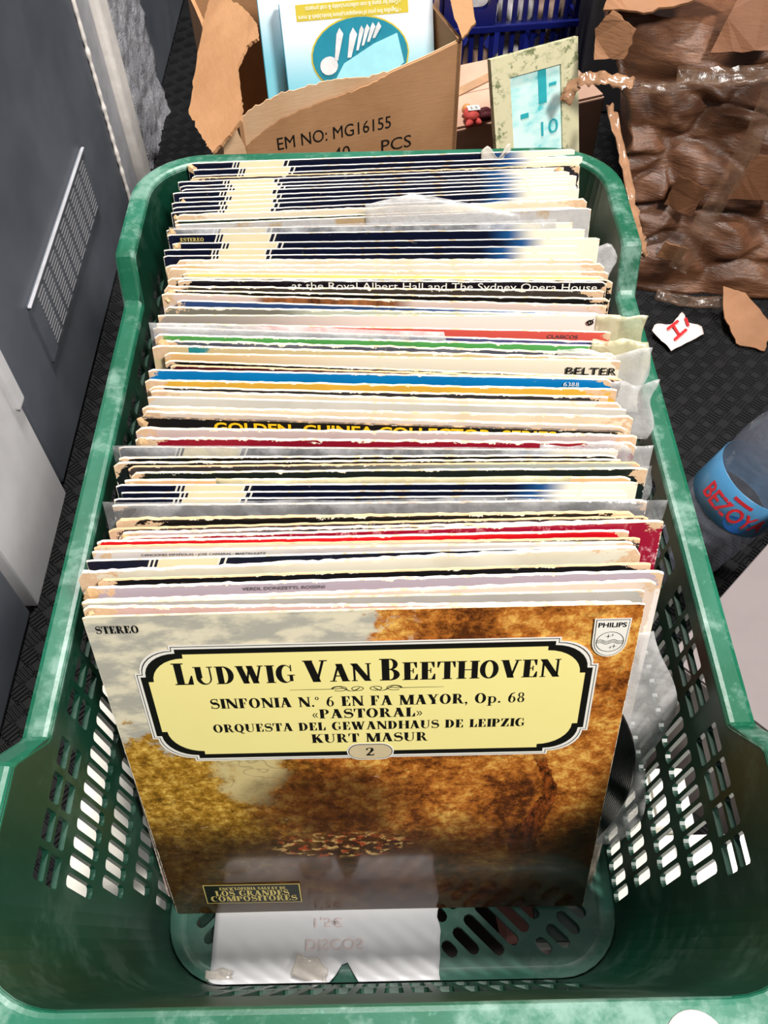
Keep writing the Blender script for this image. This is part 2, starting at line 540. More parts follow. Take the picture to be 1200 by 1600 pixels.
# textured pillar with sealing strips
v, f = [], []
ny, nzz = 24, 90
for k in range(nzz + 1):
    for i in range(ny + 1):
        y = 1.155 + 0.20 * i / ny
        z = FZ + 0.7 * k / nzz
        e = 0.004 * noise.noise((y * 40, z * 40, 1.3)) + 0.003 * noise.noise((y * 120, z * 120, 4))
        if k < 9:
            e += 0.010 * (1 - k / 9) * (0.5 + 0.8 * noise.noise((y * 25, z * 30, 9)))
        edge = 0.006 * noise.noise((0.3, z * 60, 5)) if i == ny else 0
        v.append((XW + 0.010 + e - (0.022 if i in (0, ny) else 0), y + edge, z))
for k in range(nzz):
    for i in range(ny):
        a = k * (ny + 1) + i
        f.append((a, a + 1, a + ny + 2, a + ny + 1))
pil = mesh('trim_2', v, f, grey_text, None, True)
struct(pil, 'grey pillar with lumpy textured paint')
struct(box('trim_3', (XW - 0.02, 1.045, FZ), (XW + 0.002, 1.102, 0.9), plain('mid_grey_steel', lin(168, 168, 174), 0.45), None, 0.002), 'grey strip beside the white sealing strip')
struct(box('trim_4', (XW - 0.02, 1.104, FZ), (XW + 0.014, 1.150, 0.9), white_rub, None, 0.006), 'white rounded sealing strip beside the textured pillar')
v, f = [], []
for k in range(121):
    z = FZ + 0.6 * k / 120
    r = 0.0028 + 0.0022 * noise.noise((z * 90, 2, 3)) + 0.001 * noise.noise((z * 300, 1, 3))
    for a in range(6):
        t = a * math.pi / 3
        v.append((XW + 0.001 + r * math.cos(t), 1.040 + r * 1.4 * math.sin(t), z))
for k in range(120):
    for a in range(6):
        f.append((k * 6 + a, k * 6 + (a + 1) % 6, k * 6 + 6 + (a + 1) % 6, k * 6 + 6 + a))
struct(mesh('trim_5', v, f, white_rub, None, True), 'ragged white sealant bead along the steel door')
wb = struct(box('wall_back', (-0.42, 2.6, FZ), (1.6, 2.65, 1.3), plain('dark_back_wall', (0.02, 0.02, 0.022), 0.7), None, 0), 'dark back wall')
# vent grille on the door
vg = box('vent_grille', (XW - 0.001, 0.595, 0.013), (XW + 0.004, 0.90, 0.097), dark_metal, bpy.data.objects['door_1'], 0.0015)
slit = plain('bright_slit_edge', lin(112, 112, 116), 0.45, 0.5, 0.05)
nbm = bmesh.new()
for c in range(8):
    for r in range(3):
        for q in range(3):
            y0 = 0.612 + c * 0.0345 + q * 0.0095
            for s in range(1):
                pass
for c in range(9):
    for k in range(13):
        y = 0.620 + c * 0.0305
        z = 0.020 + k * 0.0056
        add_box(nbm, (XW + 0.0035, y, z), (XW + 0.0052, y + 0.0225, z + 0.0014))
bm_obj('slat_rows', nbm, slit, vg, kind='stuff')
bm = bmesh.new()
add_box(bm, (XW + 0.002, 0.592, 0.0962), (XW + 0.006, 0.902, 0.0980), None, 0.0006)
bm_obj('grille_lip', bm, bpy.data.materials['mid_grey_steel'], vg)

# ------------------------------------------------------------------ green crate
ZL, ZH = 0.260, 0.292
def green_plastic(name, ca, cb, scuff_sheen):
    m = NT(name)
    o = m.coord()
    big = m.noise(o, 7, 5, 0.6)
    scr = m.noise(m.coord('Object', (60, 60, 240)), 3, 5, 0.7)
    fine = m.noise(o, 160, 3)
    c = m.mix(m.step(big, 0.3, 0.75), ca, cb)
    c = m.mix(m.math('MULTIPLY', m.step(scr, 0.60, 0.78), 0.4 * scuff_sheen), c, lin(96, 152, 130))
    c = m.mix(m.math('MULTIPLY', m.step(m.noise(o, 23, 6, 0.7), 0.48, 0.66), 0.5 * scuff_sheen), c, lin(118, 148, 136))  # pale patches: scuffs, and on the rim also painted sheen
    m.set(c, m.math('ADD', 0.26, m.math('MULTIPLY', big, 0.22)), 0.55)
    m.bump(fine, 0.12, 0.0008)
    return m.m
green = green_plastic('green_crate_plastic', lin(0, 40, 26), lin(2, 54, 38), 0.2)
rim_green = green_plastic('worn_sheen_green_rim_plastic', lin(4, 74, 50), lin(24, 98, 76), 1.25)  # paler than the walls: reflected sheen painted into the colour, along with scuffs
crate = tag(empty('plastic_crate', (0, 0.224, 0)), 'green plastic crate with slotted walls, packed with record sleeves', 'crate')
CY = 0.224
def wx(z): return 0.168 + 0.085 * z
def wy(z): return 0.276 + 0.155 * z       # half length from the centre
RC = 0.045
def side_outline():
    yb, yh = wy(0) - RC, wy(ZH) - RC
    return [(-yb, 0), (yb, 0), (yh, ZH), (0.201, ZH), (0.176, ZL), (-0.184, ZL), (-0.212, ZH), (-yh, ZH)]
holes = []
for n_ in range(22):                       # two rows of small rectangular windows
    y0 = -0.255 + n_ * 0.0205 + (n_ // 4) * 0.010
    if y0 + 0.017 > 0.262:
        break
    holes.append(rrect(y0, y0 + 0.0165, 0.2335, 0.2465, 0.0012, 1))
    holes.append(rrect(y0, y0 + 0.0165, 0.2160, 0.2300, 0.0012, 1))
ROWS = ((0.166, 0.205), (0.116, 0.153), (0.066, 0.100), (0.016, 0.050))
for z0, z1 in ROWS:
    lim = wy(z0) - RC - 0.004
    n_ = 0
    while -0.250 + n_ * 0.0108 < lim - 0.012:
        y0 = -0.250 + n_ * 0.0108
        n_ += 1
        if y0 < -lim:
            continue
        holes.append(rrect(y0, y0 + 0.0078, z0, z1, 0.0030, 2))
for s in (-1, 1):
    slab('side_wall', side_outline(), holes, lambda u, v, w, s=s: (s * (wx(v) + w), u, v), 0.0, 0.0034, green, crate)
eholes = []
for z0, z1 in ((0.018, 0.085), (0.105, 0.185)):
    for k in range(-7, 8):
        x0 = k * 0.0160 - 0.0055
        eholes.append(rrect(x0, x0 + 0.0110, z0, z1, 0.0026, 2))
ew = []
xb, xh = wx(0) - RC, wx(ZH) - RC
for s in (-1, 1):
    v, f = slab_data([(-xb, 0), (xb, 0), (xh, ZH), (-xh, ZH)], eholes, lambda u, vv, w, s=s: (u, s * (wy(vv) + w), vv), 0.0, 0.0034)
    # rounded corners belong to the end walls
    for sx in (-1, 1):
        b = len(v)
        NA, NZ = 10, 6
        for w in (0.0, 0.0034):
            for k in range(NZ + 1):
                z = ZH * k / NZ
                cx, cy = wx(z) - RC, wy(z) - RC
                for a in range(NA + 1):
                    t = math.pi / 2 * a / NA
                    v.append((sx * (cx + (RC + w) * math.sin(t)), s * (cy + (RC + w) * math.cos(t)), z))
        m_ = (NA + 1) * (NZ + 1)
        for w in (0, 1):
            for k in range(NZ):
                for a in range(NA):
                    q = b + w * m_ + k * (NA + 1) + a
                    f.append((q, q + 1, q + NA + 2, q + NA + 1))
    o = mesh('end_wall', v, f, green, crate)
    bm = bmesh.new()
    bm.from_mesh(o.data)
    bmesh.ops.remove_doubles(bm, verts=bm.verts, dist=0.00005)
    bmesh.ops.recalc_face_normals(bm, faces=bm.faces)
    bm.to_mesh(o.data)
    bm.free()
# rim swept round the top edge
path = []
def rim_pt(x, y, nx, ny, z):
    path.append((x, y, nx, ny, z))
for q, (sx, sy) in enumerate(((1, 1), (-1, 1), (-1, -1), (1, -1))):
    rng = range(11)
    if q == 0:      # right/back corner, from side to end
        angs = [math.pi / 2 * a / 10 for a in rng]
    else:
        angs = [math.pi / 2 * a / 10 for a in rng]
    pts = []
    for t in angs:
        c, s_ = math.cos(t), math.sin(t)
        if sx * sy < 0:
            c, s_ = s_, c
        pts.append((sx * (wx(ZH) - RC + RC * c), sy * (wy(ZH) - RC + RC * s_), sx * c, sy * s_, ZH))
    for p in pts:
        rim_pt(*p)
    if q == 1:      # down the left side towards the front
        for y, z in ((0.201, ZH), (0.198, ZH - 0.002), (0.179, ZL + 0.002), (0.176, ZL), (0.09, ZL), (0, ZL), (-0.09, ZL), (-0.184, ZL), (-0.187, ZL + 0.002), (-0.209, ZH - 0.002), (-0.212, ZH)):
            rim_pt(-wx(z), y, -1, 0, z)
    if q == 3:      # back along the right side
        for y, z in ((-0.212, ZH), (-0.209, ZH - 0.002), (-0.187, ZL + 0.002), (-0.184, ZL), (-0.09, ZL), (0, ZL), (0.09, ZL), (0.176, ZL), (0.179, ZL + 0.002), (0.198, ZH - 0.002), (0.201, ZH)):
            rim_pt(wx(z), y, 1, 0, z)
prof = ((0.0, -0.006), (-0.0004, -0.001), (0.0012, 0.0012), (0.0035, 0.0020), (0.0125, 0.0020), (0.0150, 0.0010), (0.0162, -0.002), (0.0172, -0.024), (0.0152, -0.024), (0.0140, -0.003), (0.0036, -0.003), (0.0034, -0.006))
v, f = [], []
m_ = len(prof)
for x, y, nx, ny, z in path:
    for o_, dz in prof:
        v.append((x + nx * o_, y + ny * o_, z + dz))
L_ = len(path)
for i in range(L_):
    for k in range(m_):
        a, b = i * m_, ((i + 1) % L_) * m_
        f.append((a + k, a + (k + 1) % m_, b + (k + 1) % m_, b + k))
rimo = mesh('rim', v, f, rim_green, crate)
bm = bmesh.new()
bm.from_mesh(rimo.data)
bmesh.ops.recalc_face_normals(bm, faces=bm.faces)
bm.to_mesh(rimo.data)
bm.free()
# base with diagonal slots, mirrored about the middle
base_holes = []
XB, YB = wx(0) - 0.006, wy(0) - 0.006
A45 = math.radians(45)
for s in (-1, 1):
    d = (math.cos(A45), -s * math.sin(A45))
    p = (s * math.sin(A45), math.cos(A45))
    for kb in range(-32, 33):
        b = kb * 0.0128 + 0.004
        for ka in range(-12, 13):
            a0, a1 = ka * 0.050 + 0.003, ka * 0.050 + 0.045
            t = [a0 + (a1 - a0) * q / 12 for q in range(13)]
            ok = []
            for a in t:
                x, y = a * d[0] + b * p[0], a * d[1] + b * p[1]
                rr = (x * s > 0.011 and abs(x) < XB - 0.010 and abs(y) < YB - 0.010)
                ex, ey = abs(x) - (XB - 0.045), abs(y) - (YB - 0.045)
                if ex > 0 and ey > 0 and math.hypot(ex, ey) > 0.035:
                    rr = False
                ok.append(rr)
            good = [a for a, q in zip(t, ok) if q]
            if len(good) >= 5:
                c = (good[0] + good[-1]) / 2
                base_holes.append(capsule(c * d[0] + b * p[0], c * d[1] + b * p[1], (good[-1] - good[0]) / 2, 0.0043, math.atan2(d[1], d[0]), 4))
base_green = green_plastic('pale_lit_worn_green_plastic', lin(56, 104, 90), lin(86, 132, 118), 1.0)  # same plastic as the walls, light falling on the base put into its colour
slab('base_grid', rrect(-wx(0) - 0.001, wx(0) + 0.001, -wy(0) - 0.001, wy(0) + 0.001, RC, 8), base_holes, lambda u, v, w: (u, v, w), -0.0045, 0.0, base_green, crate)
# fillet where the walls meet the base
v, f = [], []
rp = []
for sx, sy in ((1, 1), (-1, 1), (-1, -1), (1, -1)):
    for a in range(9):
        t = math.pi / 2 * a / 8
        c, s_ = math.cos(t), math.sin(t)
        if sx * sy < 0:
            c, s_ = s_, c
        rp.append((sx * (wx(0) - RC + RC * c), sy * (wy(0) - RC + RC * s_), sx * c, sy * s_))
for x, y, nx, ny in rp:
    for q in range(6):
        t = math.pi / 2 * q / 5
        v.append((x - nx * 0.010 * (1 - math.sin(t)) + nx * 0.001, y - ny * 0.010 * (1 - math.sin(t)) + ny * 0.001, 0.0004 + 0.012 * (1 - math.cos(t))))
for i in range(len(rp)):
    for q in range(5):
        a, b = i * 6 + q, ((i + 1) % len(rp)) * 6 + q
        f.append((a, b, b + 1, a + 1))
mesh('base_fillet', v, f, base_green, crate, True)
# feet
for sx in (-1, 1):
    for sy in (-1, 1):
        box('foot', (sx * 0.13 - 0.02, sy * 0.22 - 0.03, -0.0095), (sx * 0.13 + 0.02, sy * 0.22 + 0.03, -0.004), green, crate, 0.001)

# white tray under the crate
trayw = plain('off_white_tray', lin(232, 228, 216), 0.5, 0.4, 0.06, 12)
tray = tag(empty('tray', (0, 0.224, FZ)), 'off-white tray with raised sides under the green crate, seen through its slots', 'tray')
bm = bmesh.new()
hx, hy, tw, h_ = 0.213, 0.30, 0.05, 0.09
for lo, hi in (((-hx - 0.05, -hy, 0), (-hx + tw, hy, h_)), ((hx - tw, -hy, 0), (hx, hy, h_)), ((-hx + tw, hy - tw, 0), (hx - tw, hy, h_))):
    add_box(bm, lo, hi, None, 0.002)
bm_obj('tray_wall', bm, trayw, tray)
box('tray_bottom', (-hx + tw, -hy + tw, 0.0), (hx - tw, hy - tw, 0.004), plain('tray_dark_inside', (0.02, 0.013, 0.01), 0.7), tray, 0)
pinkc = plain('pink_carton', lin(196, 132, 122), 0.6, 0.3, 0.15, 30)
def small_pack(lo, hi, rz, m_, label, cat='packet'):
    c = [(a + b) / 2 for a, b in zip(lo, hi)]
    M = Matrix.Translation(c) @ Matrix.Rotation(rz, 4, 'Z')
    s = [(b - a) / 2 for a, b in zip(lo, hi)]
    bm = bmesh.new()
    add_box(bm, [-q for q in s], s, None, 0.0015)
    o = bm_obj('packet', bm, m_)
    o.matrix_world = M
    return tag(o, label, cat)
small_pack((0.085, -0.01, -0.096), (0.150, 0.10, -0.050), 0.15, pinkc, 'pink packet lying below the crate base at the right', 'packet')
small_pack((-0.150, 0.005, -0.096), (-0.105, 0.09, -0.055), -0.2, pinkc, 'dusty pink packet lying below the crate base at the left', 'packet')
small_pack((-0.16, -0.025, -0.052), (-0.09, -0.019, -0.047), 0.0, trayw, 'thin cream card strip below the crate base at the left', 'card')
small_pack((0.10, -0.025, -0.047), (0.155, -0.018, -0.043), 0.05, trayw, 'thin cream card strip below the crate base at the right', 'card')

fo = box('foam_block', (0.218, -0.15, FZ), (0.305, 0.055, -0.018), plain('white_foam', lin(238, 236, 228), 0.7, 0.2, 0.05, 60), None, 0.004)
fg = box('foam_ridge', (0.235, -0.14, -0.0178), (0.290, 0.045, -0.012), plain('white_foam_ridge', lin(232, 230, 222), 0.7, 0.2, 0.05, 60), fo, 0.003)
tag(fo, 'white foam block seen through the right wall slots of the crate', 'foam block')

f2 = box('foam_block', (0.218, 0.062, FZ), (0.256, 0.112, -0.020), bpy.data.materials['white_foam'], None, 0.004)
box('foam_ridge', (0.224, 0.068, -0.0198), (0.250, 0.106, -0.015), bpy.data.materials['white_foam_ridge'], f2, 0.003)
tag(f2, 'small white foam block right of the crate, beside the pale carton', 'foam block')
# ------------------------------------------------------------------ records
CREAM = lin(233, 222, 198)
TAN = lin(206, 168, 128)
def edge_mat(name, c1, c2):
    m = NT(name)
    o = m.coord('Object', (40, 900, 900))
    nz = m.noise(o, 1.0, 4, 0.7, w=m.math('MULTIPLY', m.rand(), 40))
    n2 = m.noise(m.coord(), 90, 4, 0.7)
    m.set(m.mix(m.step(n2, 0.42, 0.72), m.mix(nz, c1, c2), TAN), 0.85, 0.15)
    m.bump(nz, 0.6, 0.0006)
    return m.m
EDGE = {'cream': edge_mat('worn_card_edge', lin(240, 231, 212), lin(222, 204, 174)),
        'tan': edge_mat('tan_card_edge', lin(222, 196, 160), lin(190, 152, 112)),
        'white': edge_mat('white_card_edge', lin(242, 240, 234), lin(226, 220, 208)),
        'dark': edge_mat('dark_card_edge', lin(120, 104, 92), lin(60, 54, 52))}
W_ = 0.315
def face_mat(name, build, wear=1.0, rough=0.3, edge=None):
    m = NT(name)
    uv = m.sep(m.coord('UV'))
    u, v = uv[0], uv[1]
    r = m.math('MULTIPLY', m.rand(), 60)
    o = m.coord()
    c = build(m, u, v, r, o)
    dt = m.math('MULTIPLY', m.math('SUBTRACT', 1.0, v), W_)
    dl = m.math('MULTIPLY', m.math('MINIMUM', u, m.math('SUBTRACT', 1.0, u)), W_)
    d = m.math('MINIMUM', dt, m.math('MULTIPLY', dl, 1.3))
    corner = m.math('ADD', dt, dl)
    n1 = m.noise(m.coord('Object', (1, 2.2, 1)), 55, 6, 0.72, w=r)
    n2 = m.noise(o, 260, 3, 0.7, w=r)
    lim = m.math('MULTIPLY', m.math('SUBTRACT', m.math('ADD', n1, m.math('MULTIPLY', n2, 0.35)), 0.67), 0.010 * wear)
    lim = m.math('ADD', lim, 0.0003)
    mk = m.math('LESS_THAN', d, lim)
    lc = m.math('MULTIPLY', m.math('SUBTRACT', m.math('ADD', n1, m.math('MULTIPLY', n2, 0.3)), 0.50), 0.06 * wear)
    mk2 = m.math('LESS_THAN', corner, lc)
    c = m.mix(mk, c, edge or lin(236, 226, 206))
    c = m.mix(mk2, c, m.mix(n2, lin(232, 208, 176), lin(190, 146, 108)))
    sc = m.math('MULTIPLY', m.step(m.noise(m.coord('Object', (1, 3, 1)), 120, 4, 0.7, w=r), 0.66, 0.74), 0.35)
    c = m.mix(sc, c, lin(225, 215, 200))
    m.set(c, m.mix(mk, (rough,) * 3, (0.85,) * 3), 0.5)
    return m.m
def solid(c, c2=None):
    c2 = c2 or tuple(x * 0.8 for x in c)
    return lambda m, u, v, r, o: m.mix(m.step(m.noise(o, 14, 4, w=r), 0.35, 0.7), c, c2)
def split(ca, cb, at, soft=0.06):
    return lambda m, u, v, r, o: m.mix(m.step(m.math('ADD', u, m.math('MULTIPLY', m.noise(o, 25, 3, w=r), 0.08)), at - soft, at + soft), ca, cb)
def series(m, u, v, r, o):
    s = m.math('SUBTRACT', u, m.math('MULTIPLY', m.math('SUBTRACT', v, 1.0), 0.40))
    navy, cream = lin(16, 20, 40), lin(226, 214, 180)
    c = m.mix(m.step(u, 0.76, 0.835), navy, lin(32, 84, 140))
    c = m.mix(m.step(u, 0.815, 0.885), c, lin(233, 226, 206))
    def band(a, b):
        return m.math('MULTIPLY', m.math('GREATER_THAN', s, a), m.math('LESS_THAN', s, b))
    c = m.mix(band(0.135, 0.255), c, cream)
    for a in (0.118, 0.126, 0.247, 0.259):
        c = m.mix(band(a, a + 0.004), c, lin(228, 224, 210))
    for a in (0.122, 0.130, 0.251):
        c = m.mix(band(a, a + 0.0045), c, navy)
    return c
def mottle(m, u, v, r, o):
    c = m.mix(m.noise(o, 90, 5, 0.7), lin(150, 146, 146), lin(208, 205, 202))
    return m.mix(m.math('MULTIPLY', m.step(m.noise(o, 22, 5), 0.52, 0.62), 0.7), c, lin(168, 132, 66))
def hair(m, u, v, r, o):
    n = m.noise(m.coord('Object', (1, 0.35, 1)), 90, 4, 0.7)
    a = m.math('MULTIPLY', m.step(u, 0.20, 0.24), m.math('SUBTRACT', 1.0, m.step(u, 0.52, 0.58)))
    return m.mix(a, lin(214, 190, 178), m.ramp(n, [(0.3, lin(62, 28, 14)), (0.7, lin(178, 112, 66))]))
def scuffed(ca, cb, amt=0.55):
    return lambda m, u, v, r, o: m.mix(m.step(m.noise(m.coord('Object', (1, 0.6, 1)), 110, 6, 0.75, w=r), amt, amt + 0.12), ca, cb)
def strip_(c, cs, lo, hi):
    """a printed strip of colour cs between two heights (metres below the top)"""
    def b(m, u, v, r, o):
        d = m.math('MULTIPLY', m.math('SUBTRACT', 1.0, v), W_)
        return m.mix(m.math('MULTIPLY', m.math('GREATER_THAN', d, lo), m.math('LESS_THAN', d, hi)), c, cs)
    return b
def patch(c, cs, u0, u1, n=30):
    def b(m, u, v, r, o):
        k = m.math('MULTIPLY', m.math('GREATER_THAN', u, u0), m.math('LESS_THAN', u, u1))
        k = m.math('MULTIPLY', k, m.step(m.noise(o, n, 4), 0.35, 0.5))
        return m.mix(k, c, cs)
    return b
KIND = {  # kind: (face builder, edge, wear, roughness)
 'S': (series, 'white', 0.22, 0.16), 'SE': (series, 'white', 0.22, 0.16),
 'brownnavy': (solid(lin(40, 36, 44)), 'tan', 1.0, 0.3), 'cream': (solid(lin(226, 214, 190), lin(210, 194, 166)), 'cream', 1.6, 0.5),
 'dgreen': (split(lin(28, 44, 34), lin(200, 190, 160), 0.72), 'cream', 0.8, 0.25), 'mottle': (mottle, 'white', 0.6, 0.3),
 'creamtan': (split(lin(206, 174, 122), lin(216, 208, 190), 0.14), 'cream', 1.8, 0.5), 'yellowish': (strip_(lin(222, 218, 200), lin(232, 222, 130), 0, 0.003), 'cream', 0.5, 0.4),
 'black': (solid(lin(20, 19, 21)), 'cream', 1.0, 0.2), 'sydney': (solid(lin(24, 20, 28)), 'white', 0.9, 0.25), 'dbrown': (solid(lin(64, 56, 50)), 'cream', 1.6, 0.3),
 'pinkhair': (hair, 'cream', 1.2, 0.3), 'blue2': (split(lin(48, 72, 118), lin(120, 158, 208), 0.8, 0.3), 'white', 0.7, 0.25), 'sage': (split(lin(120, 116, 104), lin(186, 190, 172), 0.35), 'cream', 1.2, 0.35),
 'white': (split(lin(150, 140, 130), lin(232, 222, 212), 0.35, 0.3), 'cream', 0.8, 0.35), 'coral': (split(lin(70, 60, 56), lin(212, 86, 74), 0.27), 'cream', 0.7, 0.3),
 'lilac': (split(lin(190, 184, 196), lin(76, 74, 120), 0.35, 0.25), 'white', 0.9, 0.3), 'green': (solid(lin(86, 164, 86)), 'white', 1.5, 0.3),
 'slate': (solid(lin(70, 74, 88), lin(110, 112, 122)), 'cream', 1.8, 0.3), 'teal': (patch(lin(196, 178, 136), lin(32, 128, 136), 0.08, 0.13), 'cream', 1.6, 0.4),
 'belter': (split(lin(216, 172, 112), lin(234, 222, 200), 0.30, 0.25), 'cream', 0.9, 0.35), 'maroon': (solid(lin(74, 22, 26)), 'tan', 0.9, 0.3),
 'blue': (solid(lin(0, 112, 176), lin(0, 124, 190)), 'white', 0.8, 0.22), 'yellow': (solid(lin(226, 176, 66)), 'cream', 1.3, 0.3), 'creamblk': (strip_(lin(216, 202, 178), lin(40, 38, 44), 0, 0.0035), 'cream', 1.2, 0.4),
 'greyw': (solid(lin(206, 202, 194)), 'white', 0.5, 0.35), 'creampk': (solid(lin(226, 206, 190)), 'cream', 1.6, 0.45), 'golden': (solid(lin(20, 20, 20)), 'dark', 0.9, 0.2),
 'pinkgrey': (solid(lin(204, 184, 180)), 'cream', 1.6, 0.4), 'crimson': (solid(lin(146, 22, 42)), 'cream', 2.0, 0.3), 'greybrown': (split(lin(60, 54, 54), lin(168, 172, 164), 0.6, 0.3), 'tan', 1.0, 0.2),
 'blackgreen': (solid(lin(20, 32, 30)), 'cream', 1.2, 0.25), 'peach': (solid(lin(220, 176, 132), lin(214, 160, 120)), 'cream', 0.8, 0.35), 'greydark': (solid(lin(74, 72, 74), lin(120, 118, 118)), 'white', 0.8, 0.2),
 'tanblack': (solid(lin(26, 23, 22)), 'tan', 2.2, 0.25), 'purple': (scuffed(lin(72, 56, 58), lin(150, 130, 128)), 'tan', 1.0, 0.25), 'plum': (split(lin(216, 196, 196), lin(60, 48, 66), 0.25, 0.2), 'cream', 1.7, 0.3),
 'crimson2': (scuffed(lin(150, 18, 48), lin(214, 150, 160)), 'cream', 1.1, 0.3), 'red': (solid(lin(210, 20, 34), lin(196, 12, 28)), 'white', 0.9, 0.22), 'greyblack': (split(lin(216, 202, 186), lin(36, 34, 36), 0.78, 0.3), 'tan', 1.0, 0.3),
 'carreras': (solid(lin(222, 214, 208), lin(196, 186, 184)), 'cream', 1.0, 0.3), 'white2': (solid(lin(226, 220, 202), lin(206, 198, 174)), 'white', 2.4, 0.45), 'tanblack2': (solid(lin(18, 17, 19)), 'tan', 1.1, 0.12),
 'verdi': (strip_(lin(226, 216, 210), lin(172, 160, 172), 0, 0.012), 'white', 1.5, 0.4), 'grey': (solid(lin(178, 176, 170)), 'cream', 0.6, 0.35), 'pinkworn': (solid(lin(206, 172, 166)), 'cream', 2.0, 0.4),
}
MATS = {k: face_mat('cover_' + k, b, w, r) for k, (b, e, w, r) in KIND.items()}

def painting(m, u, v, r, o):
    """generic autumn landscape: pale sky upper left, gold and russet foliage, dark ground"""
    fol = m.noise(o, 120, 11, 0.80, dist=0.15)
    big = m.noise(o, 26, 5, 0.6)
    c = m.ramp(m.math('ADD', m.math('MULTIPLY', fol, 0.62), m.math('MULTIPLY', m.math('ADD', big, m.math('MULTIPLY', m.noise(o, 11, 3), 0.6)), 0.42)), [(0.47, lin(30, 15, 7)), (0.57, lin(100, 50, 18)), (0.66, lin(184, 108, 40)), (0.77, lin(246, 196, 100))])
    yl = m.ramp(fol, [(0.34, lin(60, 36, 10)), (0.5, lin(168, 120, 36)), (0.64, lin(240, 200, 100))])
    lft = m.math('SUBTRACT', 1.0, m.step(m.math('ADD', u, m.math('MULTIPLY', big, 0.5)), 0.42, 0.62))
    c = m.mix(lft, c, yl)
    # sky
    n = m.math('MULTIPLY', m.math('SUBTRACT', m.noise(o, 48, 8, 0.7), 0.5), 0.5)
    h = m.math('ADD', v, n)
    lim = m.math('ADD', 0.66, m.math('MULTIPLY', m.math('MAXIMUM', m.math('SUBTRACT', u, 0.30), 0.0), 0.25))
    sky = m.math('MULTIPLY', m.step(m.math('SUBTRACT', h, lim), -0.02, 0.03), m.math('SUBTRACT', 1.0, m.step(m.math('ADD', u, n), 0.50, 0.55)))
    cloud = m.mix(m.step(m.noise(m.coord('Object', (1, 2, 1)), 34, 6), 0.42, 0.62), lin(176, 172, 160), lin(226, 216, 190))
    c = m.mix(sky, c, cloud)
    # pale glade
    du = m.math('SUBTRACT', u, 0.245)
    dv = m.math('SUBTRACT', v, 0.56)
    g = m.math('ADD', m.math('MULTIPLY', m.math('MULTIPLY', du, du), 130), m.math('MULTIPLY', m.math('MULTIPLY', dv, dv), 40))
    g = m.math('SUBTRACT', 1.0, m.step(m.math('ADD', g, m.math('MULTIPLY', n, 5.0)), 0.3, 0.9))
    c = m.mix(g, c, lin(206, 186, 132))
    # dark wood in the middle, a crooked trunk at the right, a few boughs
    wu = m.math('SUBTRACT', u, 0.40)
    wv = m.math('SUBTRACT', v, 0.44)
    wd = m.math('ADD', m.math('MULTIPLY', m.math('MULTIPLY', wu, wu), 26), m.math('MULTIPLY', m.math('MULTIPLY', wv, wv), 60))
    c = m.mix(m.math('MULTIPLY', m.math('SUBTRACT', 1.0, m.step(m.math('ADD', wd, m.math('MULTIPLY', n, 3.0)), 0.2, 1.3)), 0.8), c, m.mix(fol, lin(18, 10, 5), lin(74, 38, 16)))
    tx = m.math('ADD', 0.855, m.math('ADD', m.math('MULTIPLY', m.math('SINE', m.math('MULTIPLY', v, 17.0)), 0.022), m.math('MULTIPLY', n, 0.10)))
    td = m.math('ABSOLUTE', m.math('SUBTRACT', u, tx))
    tw_ = m.math('ADD', 0.012, m.math('MULTIPLY', m.math('MAXIMUM', m.math('SUBTRACT', 0.5, v), 0.0), 0.09))
    tk = m.math('MULTIPLY', m.math('LESS_THAN', td, tw_), m.math('MULTIPLY', m.step(v, 0.20, 0.26), m.math('SUBTRACT', 1.0, m.step(v, 0.56, 0.60))))
    c = m.mix(tk, c, m.ramp(m.noise(m.coord('Object', (3, 1, 1)), 90, 6, 0.75), [(0.4, lin(40, 18, 8)), (0.6, lin(150, 74, 28))]))
    bw = m.noise(m.coord('Object', (1, 1.4, 1)), 30, 2, 0.5)
    bk = m.math('SUBTRACT', 1.0, m.step(m.math('ABSOLUTE', m.math('SUBTRACT', bw, 0.5)), 0.004, 0.014))
    c = m.mix(m.math('MULTIPLY', m.math('MULTIPLY', bk, 0.3), m.math('SUBTRACT', 1.0, sky)), c, lin(24, 12, 6))
    # ground
    gr = m.math('SUBTRACT', 1.0, m.step(m.math('ADD', v, m.math('MULTIPLY', n, 0.35)), 0.27, 0.44))
    gc = m.ramp(m.noise(m.coord('Object', (1, 3.5, 1)), 60, 8, 0.7), [(0.3, lin(16, 9, 7)), (0.6, lin(52, 30, 20)), (0.8, lin(104, 66, 44))])
    c = m.mix(m.math('MULTIPLY', gr, 0.9), c, gc)
    # ochre and cream dabs on the ground
    eu, ev = m.math('SUBTRACT', u, 0.42), m.math('SUBTRACT', v, 0.28)
    e = m.math('ADD', m.math('MULTIPLY', m.math('MULTIPLY', eu, eu), 30), m.math('MULTIPLY', m.math('MULTIPLY', ev, ev), 300))
    k = m.math('MULTIPLY', m.math('SUBTRACT', 1.0, m.step(e, 0.4, 1.0)), m.step(m.noise(m.coord('Object', (1, 1.6, 1)), 130, 4, 0.6), 0.50, 0.60))
    c = m.mix(k, c, m.mix(m.step(m.noise(o, 110, 2), 0.45, 0.55), lin(196, 160, 98), lin(150, 66, 36)))
    return c
MATS['front'] = face_mat('cover_front', painting, 0.25, 0.16)
fm_ = MATS['front'].node_tree.nodes['Principled BSDF']
fm_.inputs['Coat Weight'].default_value = 0.8
fm_.inputs['Coat Roughness'].default_value = 0.08

